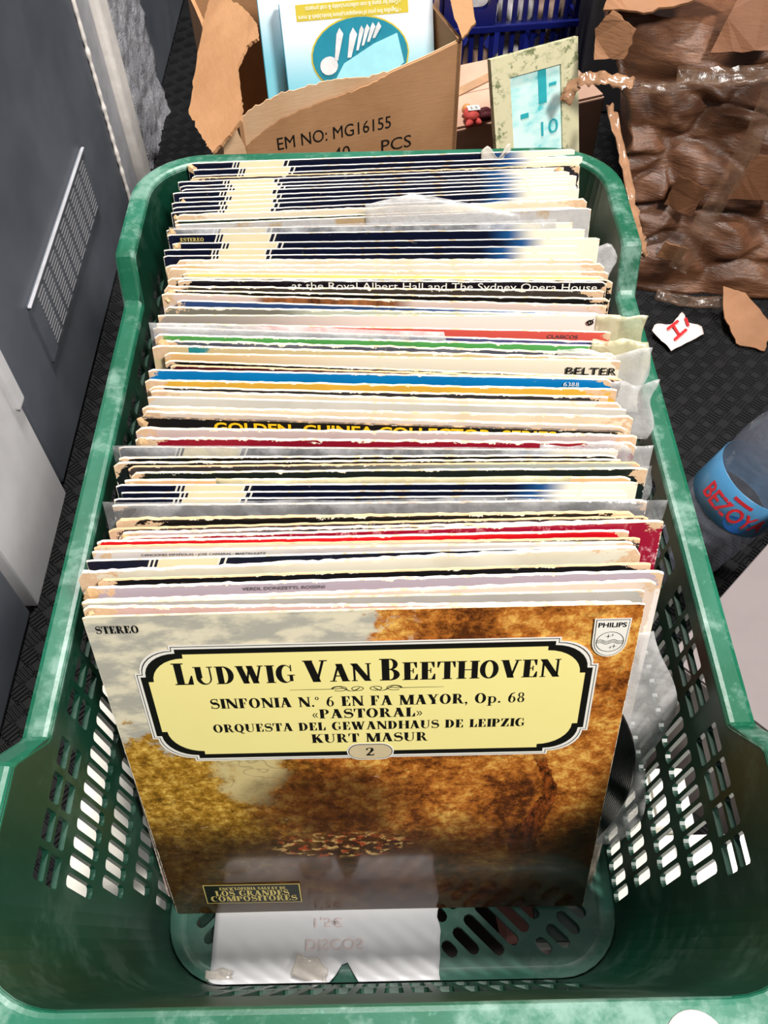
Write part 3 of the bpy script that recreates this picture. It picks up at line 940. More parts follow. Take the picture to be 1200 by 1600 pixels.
LEAN = math.radians(17.6)
ordn = {1: 'first', 2: 'second', 3: 'third', 4: 'fourth', 5: 'fifth', 6: 'sixth', 7: 'seventh', 8: 'eighth', 9: 'ninth', 10: 'tenth', 11: 'eleventh', 12: 'twelfth'}
def ordinal(k):
    if k in ordn:
        return ordn[k]
    return str(k) + ('th' if 10 < k % 100 < 14 else {1: 'st', 2: 'nd', 3: 'rd'}.get(k % 10, 'th'))

def sleeve(name, L, Rr, w, th, kind, wear, seed):
    """one card sleeve; local x along the width, y up the cover, z out of its front"""
    L, Rr = Vector(L), Vector(Rr)
    e = (Rr - L).normalized()
    up = Vector((0, math.sin(LEAN), math.cos(LEAN)))
    up = (up - e * up.dot(e)).normalized()
    n = e.cross(up)
    top = (L + Rr) / 2
    org = top - up * W_
    M = Matrix(((e.x, up.x, n.x, org.x), (e.y, up.y, n.y, org.y), (e.z, up.z, n.z, org.z), (0, 0, 0, 1)))
    rnd = random.Random(seed)
    NS = 96
    v, f, fm, uvs = [], [], [], []
    rows = []
    cl, cr = rnd.uniform(0.0005, 0.003) * wear, rnd.uniform(0.0004, 0.0026) * wear
    kl, kr = rnd.uniform(0.002, 0.006), rnd.uniform(0.002, 0.006)
    ph = rnd.uniform(0, 9)
    for i in range(NS + 1):
        t = i / NS
        x = (t - 0.5) * w
        j = 0.0004 * wear * noise.noise((x * 90, seed * 1.7, 0)) + 0.0003 * wear * noise.noise((x * 420, seed * 2.3, 3))
        dl, dr = t * w, (1 - t) * w
        j -= cl * max(0, 1 - dl / kl) ** 2 + cr * max(0, 1 - dr / kr) ** 2
        bow = 0.0006 * math.sin(t * 3.1 + ph)
        fray = 0.0004 * wear * noise.noise((x * 260, seed, 7))
        h = W_ + j
        z0, z1 = bow - th / 2, bow + th / 2
        rows.append([(x, 0, z0), (x, h - 0.0012, z0), (x, h - 0.0002, z0 + th * 0.2 + fray), (x, h, z1 - th * 0.22 + fray), (x, h - 0.0008, z1), (x, h - 0.012, z1), (x, 0, z1)])
    K = len(rows[0])
    kf = 4
    for r in rows:
        v += r
    for i in range(NS):
        for k in range(K - 1):
            a = i * K + k
            f.append((a, a + 1, a + K + 1, a + K))
            fm.append(0 if k >= kf or k == 0 else 1)
    f.append(tuple(range(K)))
    fm.append(1)
    f.append(tuple(reversed(range(NS * K, NS * K + K))))
    fm.append(1)
    for i in range(NS):
        a = i * K
        f.append((a, a + K, a + 2 * K - 1, a + K - 1))
        fm.append(1)
    o = mesh(name, v, f, [MATS[kind], EDGE[KIND[kind][1] if kind in KIND else 'cream']], None, False, fm)
    me = o.data
    bm = bmesh.new()
    bm.from_mesh(me)
    bmesh.ops.recalc_face_normals(bm, faces=bm.faces)
    ul = bm.loops.layers.uv.new('UVMap')
    for fa in bm.faces:
        for lo in fa.loops:
            lo[ul].uv = (lo.vert.co.x / w + 0.5, lo.vert.co.y / W_)
    bm.to_mesh(me)
    bm.free()
    o.matrix_world = M
    return o
RECORDS = [
 (-0.1633, 0.5399, 0.2980, 0.1726, 0.5496, 0.2980, 'S', 'navy sleeve, cream diagonal band, frayed corner'),
 (-0.1573, 0.5298, 0.2981, 0.1776, 0.5387, 0.2981, 'S', 'navy sleeve, cream diagonal band, wide pale end'),
 (-0.1574, 0.5212, 0.2982, 0.1711, 0.5320, 0.2982, 'S', 'navy sleeve, cream diagonal band'),
 (-0.1580, 0.5174, 0.2982, 0.1735, 0.5261, 0.2982, 'brownnavy', 'dark sleeve with a thin brown top edge'),
 (-0.1683, 0.5130, 0.2983, 0.1592, 0.5218, 0.2983, 'S', 'navy sleeve, cream diagonal band, peeling corner'),
 (-0.1659, 0.5064, 0.2984, 0.1633, 0.5158, 0.2984, 'S', 'navy sleeve, cream diagonal band'),
 (-0.1637, 0.5016, 0.2985, 0.1683, 0.5100, 0.2985, 'S', 'navy sleeve, cream diagonal band'),
 (-0.1705, 0.4964, 0.2986, 0.1644, 0.5054, 0.2986, 'S', 'navy sleeve, cream diagonal band'),
 (-0.1643, 0.4898, 0.2986, 0.1609, 0.4999, 0.2986, 'S', 'navy sleeve, cream diagonal band'),
 (-0.1698, 0.4828, 0.2987, 0.1660, 0.4941, 0.2987, 'S', 'navy sleeve, cream diagonal band, tan corner'),
 (-0.1681, 0.4765, 0.2988, 0.1676, 0.4903, 0.2988, 'S', 'navy sleeve, cream diagonal band, pale right end'),
 (-0.1686, 0.4695, 0.2989, 0.1576, 0.4808, 0.2989, 'S', 'navy sleeve, cream diagonal band'),
 (-0.1641, 0.4658, 0.2990, 0.1718, 0.4757, 0.2990, 'cream', 'cream sleeve with plain pale face'),
 (-0.1640, 0.4580, 0.2991, 0.1629, 0.4656, 0.2984, 'dgreen', 'dark green sleeve with thin pale edge'),
 (-0.1628, 0.4530, 0.2991, 0.1730, 0.4622, 0.2998, 'mottle', 'grey mottled sleeve with yellow stains'),
 (-0.1693, 0.4471, 0.2992, 0.1555, 0.4444, 0.2992, 'S', 'navy sleeve, cream diagonal band, clear plastic'),
 (-0.1673, 0.4396, 0.2993, 0.1639, 0.4358, 0.2993, 'SE', 'navy sleeve, cream diagonal band, reading ESTEREO'),
 (-0.1621, 0.4288, 0.2994, 0.1738, 0.4239, 0.2994, 'S', 'navy sleeve, cream diagonal band, widest pale end'),
 (-0.1677, 0.4201, 0.2995, 0.1552, 0.4149, 0.2995, 'S', 'navy sleeve, cream diagonal band'),
 (-0.1672, 0.4129, 0.2995, 0.1553, 0.4062, 0.2995, 'S', 'navy sleeve, cream diagonal band, torn top'),
 (-0.1571, 0.4078, 0.2996, 0.1672, 0.3972, 0.2996, 'cream', 'cream sleeve with tan top edge'),
 (-0.1638, 0.4018, 0.2997, 0.1721, 0.3916, 0.2997, 'creamtan', 'pale sleeve with tan patch at its left end'),
 (-0.1622, 0.3970, 0.2998, 0.1735, 0.3824, 0.2998, 'cream', 'pale sleeve with rough torn top edge'),
 (-0.1492, 0.3912, 0.2999, 0.1688, 0.3773, 0.2999, 'yellowish', 'pale sleeve with thin yellow top line'),
 (-0.1604, 0.3867, 0.2996, 0.1754, 0.3732, 0.2994, 'black', 'black sleeve sticking out to the right'),
 (-0.1520, 0.3832, 0.3004, 0.1702, 0.3697, 0.3006, 'sydney', 'black sleeve with white Royal Albert Hall lettering'),
 (-0.1618, 0.3765, 0.3001, 0.1665, 0.3610, 0.3001, 'dbrown', 'dark brown sleeve with torn pale edge'),
 (-0.1593, 0.3720, 0.3001, 0.1691, 0.3516, 0.3002, 'black', 'black sleeve with frayed right corner'),
 (-0.1621, 0.3683, 0.3003, 0.1655, 0.3439, 0.3003, 'pinkhair', 'pinkish sleeve with brown hair photo'),
 (-0.1495, 0.3594, 0.3004, 0.1587, 0.3376, 0.2992, 'blue2', 'dull blue sleeve'),
 (-0.1577, 0.3531, 0.3004, 0.1626, 0.3342, 0.2998, 'sage', 'grey-green sleeve'),
 (-0.1616, 0.3441, 0.3005, 0.1731, 0.3311, 0.3022, 'white', 'white sleeve with small black printed mark'),
 (-0.1613, 0.3346, 0.3005, 0.1636, 0.3165, 0.3006, 'coral', 'coral red sleeve with dark left side'),
 (-0.1635, 0.3309, 0.3008, 0.1573, 0.3061, 0.3007, 'lilac', 'lilac sleeve in crinkled plastic'),
 (-0.1611, 0.3235, 0.3008, 0.1610, 0.3014, 0.3008, 'green', 'white sleeve with bright green strip'),
 (-0.1579, 0.3174, 0.3008, 0.1641, 0.2937, 0.3008, 'slate', 'slate blue sleeve with worn cream edge'),
 (-0.1613, 0.3122, 0.3009, 0.1616, 0.2899, 0.3008, 'teal', 'cream sleeve with small teal printed patch'),
 (-0.1516, 0.3041, 0.3010, 0.1653, 0.2863, 0.3012, 'belter', 'tan and cream sleeve reading BELTER'),
 (-0.1501, 0.2964, 0.3011, 0.1612, 0.2731, 0.2992, 'black', 'black sleeve behind the blue one'),
 (-0.1459, 0.2913, 0.3010, 0.1629, 0.2699, 0.3011, 'maroon', 'dark maroon sleeve'),
 (-0.1604, 0.2876, 0.3014, 0.1554, 0.2668, 0.3032, 'blue', 'bright blue sleeve numbered 6388'),
 (-0.1615, 0.2773, 0.3013, 0.1581, 0.2603, 0.3013, 'yellow', 'mustard yellow sleeve with nicked edge'),
 (-0.1576, 0.2713, 0.3014, 0.1509, 0.2527, 0.3014, 'creamblk', 'cream sleeve with thin black line'),
 (-0.1557, 0.2673, 0.3015, 0.1591, 0.2467, 0.3015, 'cream', 'cream sleeve with ragged brown edge'),
 (-0.1571, 0.2620, 0.3016, 0.1610, 0.2408, 0.3016, 'greyw', 'pale grey sleeve with clean white edge'),
 (-0.1597, 0.2533, 0.3016, 0.1644, 0.2345, 0.3016, 'cream', 'cream sleeve with chipped pinkish edge'),
 (-0.1590, 0.2486, 0.3017, 0.1579, 0.2259, 0.3015, 'creampk', 'pinkish cream sleeve with curled corner'),
 (-0.1615, 0.2429, 0.3018, 0.1559, 0.2222, 0.3020, 'golden', 'black sleeve with yellow GOLDEN GUINEA lettering'),
 (-0.1610, 0.2339, 0.3019, 0.1637, 0.2177, 0.3019, 'pinkgrey', 'pink-grey sleeve with flaking edge'),
 (-0.1599, 0.2244, 0.3020, 0.1615, 0.2123, 0.3020, 'crimson', 'dark crimson sleeve with peeling cream edge'),
 (-0.1695, 0.2171, 0.3021, 0.1493, 0.2062, 0.3021, 'S', 'navy sleeve, cream diagonal band, loose clear plastic'),
 (-0.1677, 0.2090, 0.3021, 0.1475, 0.2019, 0.3016, 'black', 'black sleeve with clean thin edge'),
 (-0.1707, 0.2049, 0.3021, 0.1495, 0.1983, 0.3021, 'black', 'black sleeve with cream-spotted edge'),
 (-0.1607, 0.2012, 0.3024, 0.1612, 0.1948, 0.3029, 'greybrown', 'grey-brown sleeve with brown corner'),
 (-0.1583, 0.1961, 0.3024, 0.1649, 0.1905, 0.3024, 'blackgreen', 'greenish black sleeve with thick cream edge'),
 (-0.1610, 0.1905, 0.3025, 0.1532, 0.1836, 0.3025, 'peach', 'peach sleeve in yellowed plastic'),
 (-0.1659, 0.1865, 0.3025, 0.1568, 0.1795, 0.3025, 'S', 'navy sleeve, cream diagonal band, rounded pale corner'),
 (-0.1614, 0.1804, 0.3026, 0.1479, 0.1735, 0.3023, 'S', 'navy sleeve, cream diagonal band'),
 (-0.1653, 0.1755, 0.3027, 0.1482, 0.1699, 0.3030, 'S', 'navy sleeve, cream diagonal band, cream specks'),
 (-0.1653, 0.1710, 0.3028, 0.1599, 0.1655, 0.3028, 'greydark', 'dark grey sleeve inside loose clear plastic'),
 (-0.1618, 0.1594, 0.3029, 0.1510, 0.1586, 0.3020, 'tanblack', 'black sleeve with thick brown frayed edge'),
 (-0.1654, 0.1539, 0.3015, 0.1588, 0.1546, 0.3014, 'purple', 'purple-brown sleeve with thin tan edge'),
 (-0.1590, 0.1502, 0.3019, 0.1548, 0.1513, 0.3029, 'plum', 'plum sleeve with pale worn edge'),
 (-0.1559, 0.1467, 0.3028, 0.1654, 0.1483, 0.3054, 'crimson2', 'scuffed crimson sleeve jutting out to the right'),
 (-0.1697, 0.1434, 0.3042, 0.1446, 0.1438, 0.3033, 'red', 'bright red sleeve with chipped corners'),
 (-0.1710, 0.1395, 0.3039, 0.1505, 0.1396, 0.3018, 'greyblack', 'cream sleeve with black right corner'),
 (-0.1709, 0.1360, 0.3046, 0.1460, 0.1359, 0.3021, 'carreras', 'white sleeve with JOSE CARRERAS in small print'),
 (-0.1736, 0.1306, 0.3034, 0.1396, 0.1324, 0.3029, 'S', 'navy sleeve, cream diagonal band, badly torn corner'),
 (-0.1778, 0.1232, 0.3035, 0.1486, 0.1299, 0.3070, 'white2', 'white sleeve with crumpled top edge'),
 (-0.1648, 0.1168, 0.3036, 0.1527, 0.1202, 0.3036, 'tanblack2', 'glossy black sleeve with tan top edge'),
 (-0.1723, 0.1118, 0.3037, 0.1592, 0.1148, 0.3037, 'verdi', 'pale lilac sleeve with VERDI lettering'),
 (-0.1722, 0.1048, 0.3020, 0.1536, 0.1085, 0.3038, 'creampk', 'pale pink cream sleeve'),
 (-0.1707, 0.1016, 0.3038, 0.1456, 0.1031, 0.3038, 'grey', 'plain grey sleeve'),
 (-0.1694, 0.0982, 0.3048, 0.1395, 0.0954, 0.3039, 'pinkworn', 'pinkish worn sleeve just behind the Beethoven cover'),
 (-0.1681, 0.0944, 0.3049, 0.1449, 0.0916, 0.3040, 'front', 'Beethoven album cover, yellow panel over brown landscape, frontmost'),
]
rec = {}
order = []
for i, (ax, ay, az, bx, by, bz, kind, desc) in enumerate(RECORDS):
    w = (Vector((ax, ay, az)) - Vector((bx, by, bz))).length
    wear = KIND[kind][2] if kind in KIND else 0.35
    rndt = random.Random(i * 31 + 5)
    th = rndt.uniform(0.0009, 0.0013) + (0.0 if kind[0] == 'S' else 0.0006 * wear)
    o = sleeve('record_sleeve', (ax, ay, az), (bx, by, bz), w, th, kind, max(0.5, wear), i)
    lab = desc if len(desc.split()) > 3 else desc + ' in the crate'
    if kind in ('S', 'cream', 'creampk', 'black', 'crimson'):
        lab += ', ' + ordinal(i + 1) + ' from the back'
    tag(o, lab, 'record', 'record sleeves filed in the green crate')
    o['th'] = th
    if kind == 'front':
        o.matrix_world = o.matrix_world @ Matrix.Translation((0, W_ / 2, 0)) @ Matrix.Rotation(math.radians(0.9), 4, 'Z') @ Matrix.Translation((0, -W_ / 2, 0)) @ Matrix.Translation((0.001, 0, 0))
    rec[kind] = o
    order.append(o)

def sheet(name, mat_, parent, x0, x1, y0, y1, z, amp=0.001, nx=14, ny=14, seed=0, fx=None, M=None, sc=90):
    """thin crinkled film patch in the local plane of a sleeve; fx(s, t) may bend the outline"""
    v, f = [], []
    for j in range(ny + 1):
        for i in range(nx + 1):
            s, t = i / nx, j / ny
            x, y = x0 + (x1 - x0) * s, y0 + (y1 - y0) * t
            if fx:
                x, y = fx(x, y, s, t)
            p = Vector((x, y, z + amp * (noise.noise((x * sc, y * sc, seed)) + 0.5 * noise.noise((x * sc * 3, y * sc * 3, seed + 5)))))
            v.append(M @ p if M else p)
    for j in range(ny):
        for i in range(nx):
            a = j * (nx + 1) + i
            f.append((a, a + 1, a + nx + 2, a + nx + 1))
    o = mesh(name, v, f, mat_, parent, True)
    md = o.modifiers.new('thickness', 'SOLIDIFY')
    md.thickness = 0.00015
    return o
def jag(k, a=0.004):
    return lambda x, y, s, t: (x + a * s * noise.noise((t * 2.2, k, 1)) * 1.6, y + a * t * noise.noise((s * 2.6, k, 2)) * 1.3)
Wh = W_ / 2
# plastic outer sleeves on some of the records
for nm, x0, x1, y0, y1, m_, sd, amp in (
    ('S_15', -0.160, 0.150, 0.20, 0.3165, film, 1, 0.0004),
    ('white', 0.150, 0.186, 0.27, 0.3155, film_y, 3, 0.0016),
    ('lilac', -0.163, 0.05, 0.25, 0.3185, film_w, 4, 0.0006),
    ('green', 0.148, 0.188, 0.265, 0.320, film_y, 5, 0.0022),
    ('slate', 0.120, 0.184, 0.27, 0.3175, film_w, 6, 0.001),
    ('maroon', 0.145, 0.180, 0.268, 0.3125, film_w, 7, 0.0015),
    ('crimson', 0.10, 0.172, 0.26, 0.3135, film_w, 8, 0.0008),
    ('peach', -0.10, 0.12, 0.27, 0.3165, film_y, 9, 0.0005),
    ('greydark', -0.168, 0.174, 0.24, 0.3175, film, 10, 0.0006),
    ('plum', 0.10, 0.168, 0.26, 0.310, film_w, 11, 0.0008),
    ('greybrown', 0.120, 0.168, 0.26, 0.312, film, 12, 0.0008),
):
    p = order[15] if nm == 'S_15' else rec[nm]
    sheet('plastic_sleeve', m_, p, x0, x1, y0, y1, p['th'] / 2 + 0.0008, amp, 24, 10, sd, jag(sd))
p50 = order[50]
sheet('plastic_sleeve', film, p50, -0.163, 0.168, 0.24, 0.3165, p50['th'] / 2 + 0.0008, 0.0005, 24, 10, 21, jag(21, 0.002))
p17 = order[17]
sheet('plastic_sleeve', film_w, p17, 0.150, 0.181, 0.27, 0.309, -0.0012, 0.0006, 8, 8, 22, jag(22, 0.006))
# loose inner bag poking up out of the row
def fin(x, y, s, t):
    return x, y - 0.020 * (abs(s - 0.30) / 0.7) ** 1.2 * t
b = sheet('inner_bag', film_w, None, 0.0, 0.125, 0.25, 0.332, 0.0, 0.0010, 20, 12, 31, fin)
b.matrix_world = order[14].matrix_world @ Matrix.Translation((-0.015, 0.0, 0.0022))
tag(b, 'milky plastic inner bag poking up among navy sleeves', 'plastic bag')
b = sheet('tape_scrap', tape_clear, None, -0.012, 0.012, 0, 0.009, 0, 0.0014, 10, 6, 33, jag(33, 0.008))
b.matrix_world = order[0].matrix_world @ Matrix.Translation((0.098, 0.308, 0.0035))
tag(b, 'crumpled clear tape scrap stuck to the rearmost sleeve', 'tape')
# torn brown paper corners
tanp = plain('torn_brown_paper', lin(214, 178, 134), 0.9, 0.1, 0.25, 160, 0.5)
for k, o in enumerate(order):
    rr = random.Random(k * 13 + 3)
    if rr.random() < 0.3 and o is not rec['front']:
        xs = -1 if rr.random() < 0.75 else 1
        wv = max(abs(v.co.x) for v in o.data.vertices)
        x = xs * (wv - 0.004)
        y = W_ - rr.uniform(0.003, 0.006)
        s = rr.uniform(0.003, 0.0065)
        v, f = [], []
        for a in range(7):
            t = 2 * math.pi * a / 7
            q = s * rr.uniform(0.5, 1.15)
            v.append((x + 0.8 * q * math.cos(t), min(y + q * math.sin(t), W_ + 0.001), o['th'] / 2 + rr.uniform(0.0002, 0.0016)))
        v.append((x, y, o['th'] / 2 + 0.002))
        for a in range(7):
            f.append((a, (a + 1) % 7, 7))
        mesh('torn_corner', v, f, tanp, o)

# lettering on the sleeves
yellow_ink = plain('yellow_ink', lin(240, 190, 30), 0.4, 0.3, 0)
grey_ink = plain('grey_ink', lin(70, 66, 72), 0.5, 0.3, 0)
gold_ink = plain('gold_ink', lin(206, 186, 110), 0.4, 0.3, 0)
def zf(o, d=0.0009):
    return o['th'] / 2 + d
o = rec['golden']
sans('lettering', 'GOLDEN  GUINEA COLLECTOR  SERIES', -0.108, 0.116, W_ - 0.0092, 0.0076, yellow_ink, o, z=zf(o), bold=0.028)
o = rec['belter']
sans('lettering', 'BELTER', 0.122, 0.157, W_ - 0.0108, 0.0056, black_ink, o, z=zf(o), bold=0.006)
o = rec['blue']
serif('lettering', [('6388', 1)], 0.126, 0.137, W_ - 0.0054, 0.0030, white_ink, o, zf(o))
o = rec['sydney']
sans('lettering', 'at the Royal Albert Hall and The Sydney Opera House', -0.075, 0.154, W_ - 0.0086, 0.0074, white_ink, o, z=zf(o))
o = rec['SE']
serif('lettering', [('ESTEREO', 1)], -0.156, -0.137, W_ - 0.0056, 0.0030, gold_ink, o, zf(o))
o = rec['carreras']
sans('lettering', 'CANCIONES ESPAÑOLAS • JOSE CARRERAS • MARTIN KATZ', -0.130, -0.057, W_ - 0.0042, 0.0025, grey_ink, o, z=zf(o), bold=0.01)
sans('lettering', 'PHILIPS • 411 478-1', 0.114, 0.140, W_ - 0.0040, 0.0025, grey_ink, o, z=zf(o), bold=0.01)
o = rec['verdi']
sans('lettering', 'VERDI, DONIZETTI, ROSSINI', -0.075, -0.028, W_ - 0.0050, 0.0027, grey_ink, o, z=zf(o), bold=0.01)
o = rec['coral']
sans('lettering', 'CLASICOS', 0.118, 0.140, W_ - 0.0058, 0.0027, grey_ink, o, z=zf(o), bold=0.01)
o = rec['white']
bm = bmesh.new()
M = Matrix.Translation((0.146, W_ - 0.0052, zf(o))) @ Matrix.Scale(0.75, 4)
for q in lune((0, 0, 0.0034, 0.0028), (0, 0, 0.0018, 0.0013), 0, 360, 16) + [[(-0.0004, -0.002), (0.0004, -0.002), (0.0004, 0.002), (-0.0004, 0.002)], [(0.002, 0.0015), (0.0034, 0.0035), (0.0028, 0.004), (0.0012, 0.002)]]:
    bm.faces.new([bm.verts.new(M @ Vector((a, b_, 0))) for a, b_ in q])
bm_obj('printed_mark', bm, black_ink, o)

# ---- the front cover
front = rec['front']
FT = front['th'] / 2 + 0.0007
def ornate(e, x0=0.1362, y0=0.1868, y1=0.2915, cx=0.0235, cy=0.0225, st=0.0032):
    """panel outline with a notched round corner, inset by e"""
    X, Y0, Y1 = x0 - e, y0 + e, y1 - e
    r = cx - st
    p = []
    for sx, sy in ((1, 1), (-1, 1), (-1, -1), (1, -1)):
        q = []
        yy = Y1 if sy > 0 else Y0
        # from the side edge to the top edge
        q.append((X, yy - sy * cy))
        q.append((X - st, yy - sy * cy))
        for k in range(1, 8):
            t = math.pi / 2 * k / 8
            q.append((X - cx + r * math.cos(t), yy - sy * cy + sy * (cy - st) * math.sin(t)))
        q.append((X - cx, yy - sy * st))
        q.append((X - cx, yy))
        q = [(sx * a, b_) for a, b_ in q]
        if sx * sy < 0:
            q.reverse()
        p += q
    return p
panel_yellow = NT('panel_yellow')
panel_yellow.set(panel_yellow.mix(panel_yellow.noise(panel_yellow.coord(), 20, 4), lin(246, 234, 158), lin(240, 226, 146)), 0.22, 0.5, coat=0.5)
panel_yellow = panel_yellow.m
gloss_white = plain('gloss_white_ink', lin(232, 228, 220), 0.2, 0.5, 0)
gloss_black = plain('gloss_black_ink', (0.008, 0.007, 0.006), 0.2, 0.5, 0)
badge_tan = plain('badge_tan_ink', lin(206, 188, 152), 0.25, 0.5, 0.05)
def poly(name, pts, mat_, parent, z):
    vs, tris, _ = fill(pts)
    o = mesh(name, [(p[0], p[1], z) for p in vs], tris, mat_, parent)
    bm = bmesh.new()
    bm.from_mesh(o.data)
    for f_ in bm.faces:
        f_.normal_update()
        if f_.normal.z < 0:
            f_.normal_flip()
    bm.to_mesh(o.data)
    bm.free()
    return o
tp = empty('title_panel')
tp.parent = front
for k, (e, m_, nm) in enumerate(((0.0, gloss_white, 'panel_border'), (0.0011, gloss_black, 'panel_line'), (0.0016, gloss_white, 'panel_border'), (0.0031, gloss_black, 'panel_band'), (0.0072, panel_yellow, 'panel_ground'))):
    poly(nm, ornate(e), m_, tp, FT + 0.00008 * k)
Z5 = FT + 0.0005
serif('lettering', [('L', 1.22), ('UDWIG', 1), (' ', 0.7), ('V', 1.22), ('AN', 1), (' ', 0.7), ('B', 1.22), ('EETHOVEN', 1)], -0.1135, 0.1145, 0.2590, 0.0150, gloss_black, tp, Z5)
serif('lettering', [('SINFONIA', 1), (' ', 1), ('N.o', 1), (' ', 1), ('6', 1), (' ', 1), ('EN', 1), (' ', 1), ('FA', 1), (' ', 1), ('MAYOR, Op. 68', 1)], -0.0955, 0.0955, 0.2372, 0.0088, gloss_black, tp, Z5)
serif('lettering', [('<PASTORAL>', 1)], -0.0345, 0.0335, 0.2262, 0.0084, gloss_black, tp, Z5)
serif('lettering', [('ORQUESTA DEL GEWANDHAUS DE LEIPZIG', 1)], -0.0970, 0.0970, 0.2150, 0.0076, gloss_black, tp, Z5)
serif('lettering', [('KURT MASUR', 1)], -0.0367, 0.0367, 0.2030, 0.0084, gloss_black, tp, Z5)
# flourish under the name
fl = []
for s in (-1, 1):
    fl += brush([(s * 0.046, 0.2525, 0.0003), (s * 0.020, 0.2525, 0.0005), (s * 0.014, 0.2530, 0.0006)])
    fl += brush([(s * (0.0165 + 0.0045 * math.cos(t * 0.45)), 0.2527 + 0.0021 * math.sin(t * 0.45), 0.0005) for t in range(13)])
    fl += brush([(s * (0.0055 + 0.0035 * math.cos(t * 0.45)), 0.2525 + 0.0018 * math.sin(t * 0.45), 0.0005) for t in range(15)])
    fl += brush([(s * (0.0210 - k * 0.0019), 0.2525 + 0.0022 * math.sin(k * 0.75), 0.0004 + 0.0002 * (k % 3)) for k in range(10)])
v, f = [], []
for q in fl:
    b_ = len(v)
    v += [(a, c, Z5) for a, c in q]
    f.append((b_, b_ + 1, b_ + 2, b_ + 3))
mesh('flourish', v, f, gloss_black, tp)
bd = empty('number_badge')
bd.parent = front
poly('badge_border', capsule(0, 0.1937, 0.0150, 0.0082, 0, 10), gloss_white, bd, Z5 + 0.0001)
poly('badge_line', capsule(0, 0.1937, 0.0141, 0.0073, 0, 10), gloss_black, bd, Z5 + 0.0002)
poly('badge_ground', capsule(0, 0.1937, 0.0136, 0.0068, 0, 10), badge_tan, bd, Z5 + 0.0003)
serif('lettering', [('2', 1)], -0.0034, 0.0034, 0.1898, 0.0080, gloss_black, bd, Z5 + 0.0004)
serif('lettering', [('STEREO', 1)], -0.1510, -0.1262, 0.3020, 0.0058, gloss_black, front, FT)
# maker's shield
sh = empty('shield_emblem')
sh.parent = front
def shield(k):
    cx, t, h, b_ = 0.1402, 0.3050, 0.0100, 0.2745
    w = 0.0104 - k
    p = [(cx - w, t - k), (cx + w, t - k)]
    for a in range(0, 13):
        q = math.pi * a / 12
        p.append((cx + w * 0.96 * math.cos(q), b_ + 0.0125 + k * 0.2 - (0.0125 - k * 0.8) * math.sin(q)))
    return p
poly('shield_border', shield(0), gloss_white, sh, FT)
poly('shield_line', shield(0.0009), gloss_black, sh, FT + 0.0001)
poly('shield_ground', shield(0.0013), gloss_white, sh, FT + 0.0002)
sans('lettering', 'PHILIPS', 0.1322, 0.1482, 0.2982, 0.0038, gloss_black, sh, z=FT + 0.0003, bold=0.03)
em = lune((0.1402, 0.2868, 0.0080, 0.0080), (0.1402, 0.2868, 0.0076, 0.0076), 0, 360, 28)
for k in (-1, 0, 1):
    em += brush([(0.1402 - 0.0076 + 0.0152 * q / 14, 0.2868 + k * 0.0011 + 0.0007 * math.sin(q * 0.9), 0.0004) for q in range(15)])
for x, y, r in ((0.1388, 0.2912, 0.0022), (0.1412, 0.2922, 0.0015), (0.1410, 0.2822, 0.0015), (0.1430, 0.2832, 0.0021)):
    em += [[(x - r, y), (x, y - r * 0.12), (x + r, y), (x, y + r * 0.12)], [(x, y - r), (x + r * 0.12, y), (x, y + r), (x - r * 0.12, y)]]
v, f = [], []
for q in em:
    b_ = len(v)
    v += [(a, c, FT + 0.0003) for a, c in q]
    f.append(tuple(range(b_, b_ + len(q))))
mesh('emblem', v, f, gloss_black, sh)
# series plate at the bottom left
pl = empty('series_plate')
pl.parent = front
poly('plate_border', rect(-0.1310, 0.0150, -0.0585, 0.0405), gold_ink, pl, FT)
poly('plate_ground', rect(-0.1302, 0.0158, -0.0593, 0.0397), plain('dark_plate_ink', lin(26, 28, 22), 0.25, 0.5, 0), pl, FT + 0.0001)
serif('lettering', [('ENCICLOPEDIA SALVAT DE', 1)], -0.1190, -0.0690, 0.0335, 0.0038, gold_ink, pl, FT + 0.0002)
serif('lettering', [('LOS GRANDES', 1)], -0.1230, -0.0670, 0.0255, 0.0072, gold_ink, pl, FT + 0.0002)
serif('lettering', [('COMPOSITORES', 1)], -0.1275, -0.0615, 0.0180, 0.0072, gold_ink, pl, FT + 0.0002)

# disc sliding out of a sleeve, milky bag at the right
vin = NT('black_vinyl')
vs_ = vin.sep(vin.coord())
rr_ = vin.math('SQRT', vin.math('ADD', vin.math('MULTIPLY', vs_[0], vs_[0]), vin.math('MULTIPLY', vs_[1], vs_[1])))
vin.set((0.004, 0.004, 0.004), 0.22, 0.5)
vin.bump(vin.math('SINE', vin.math('MULTIPLY', rr_, 5200)), 0.25, 0.0003)
disc = empty('vinyl_record')
lathe('disc', [(0.0036, -0.0005), (0.0036, 0.0005), (0.05, 0.0005), (0.0508, 0.0008), (0.149, 0.0008), (0.1505, 0.0), (0.149, -0.0008), (0.05, -0.0005), (0.0036, -0.0005)], vin.m, disc, 96)
lathe('centre_label', [(0.0036, 0.0009), (0.049, 0.0009), (0.049, 0.0005)], plain('disc_label_paper', lin(170, 40, 40), 0.5), disc, 48)
disc.matrix_world = front.matrix_world @ Matrix.Translation((0.0235, 0.1515, -0.0026))
tag(disc, 'black vinyl disc sliding out to the right behind the front cover', 'vinyl record')
pb = sheet('inner_bag', film_w, None, 0, 1, 0, 1, 0, 0.0022, 20, 40, 41, lambda x, y, s, t: (0.10 + s * (0.068 + 0.020 * math.sin(t * 2.6 + 0.3) + 0.006 * math.sin(t * 11)), 0.075 + 0.213 * t + 0.0 * s), None, 40)
pb.matrix_world = front.matrix_world @ Matrix.Translation((0, 0, -0.0045))
tag(pb, 'crumpled milky plastic bag sticking out right of the front cover', 'plastic bag')

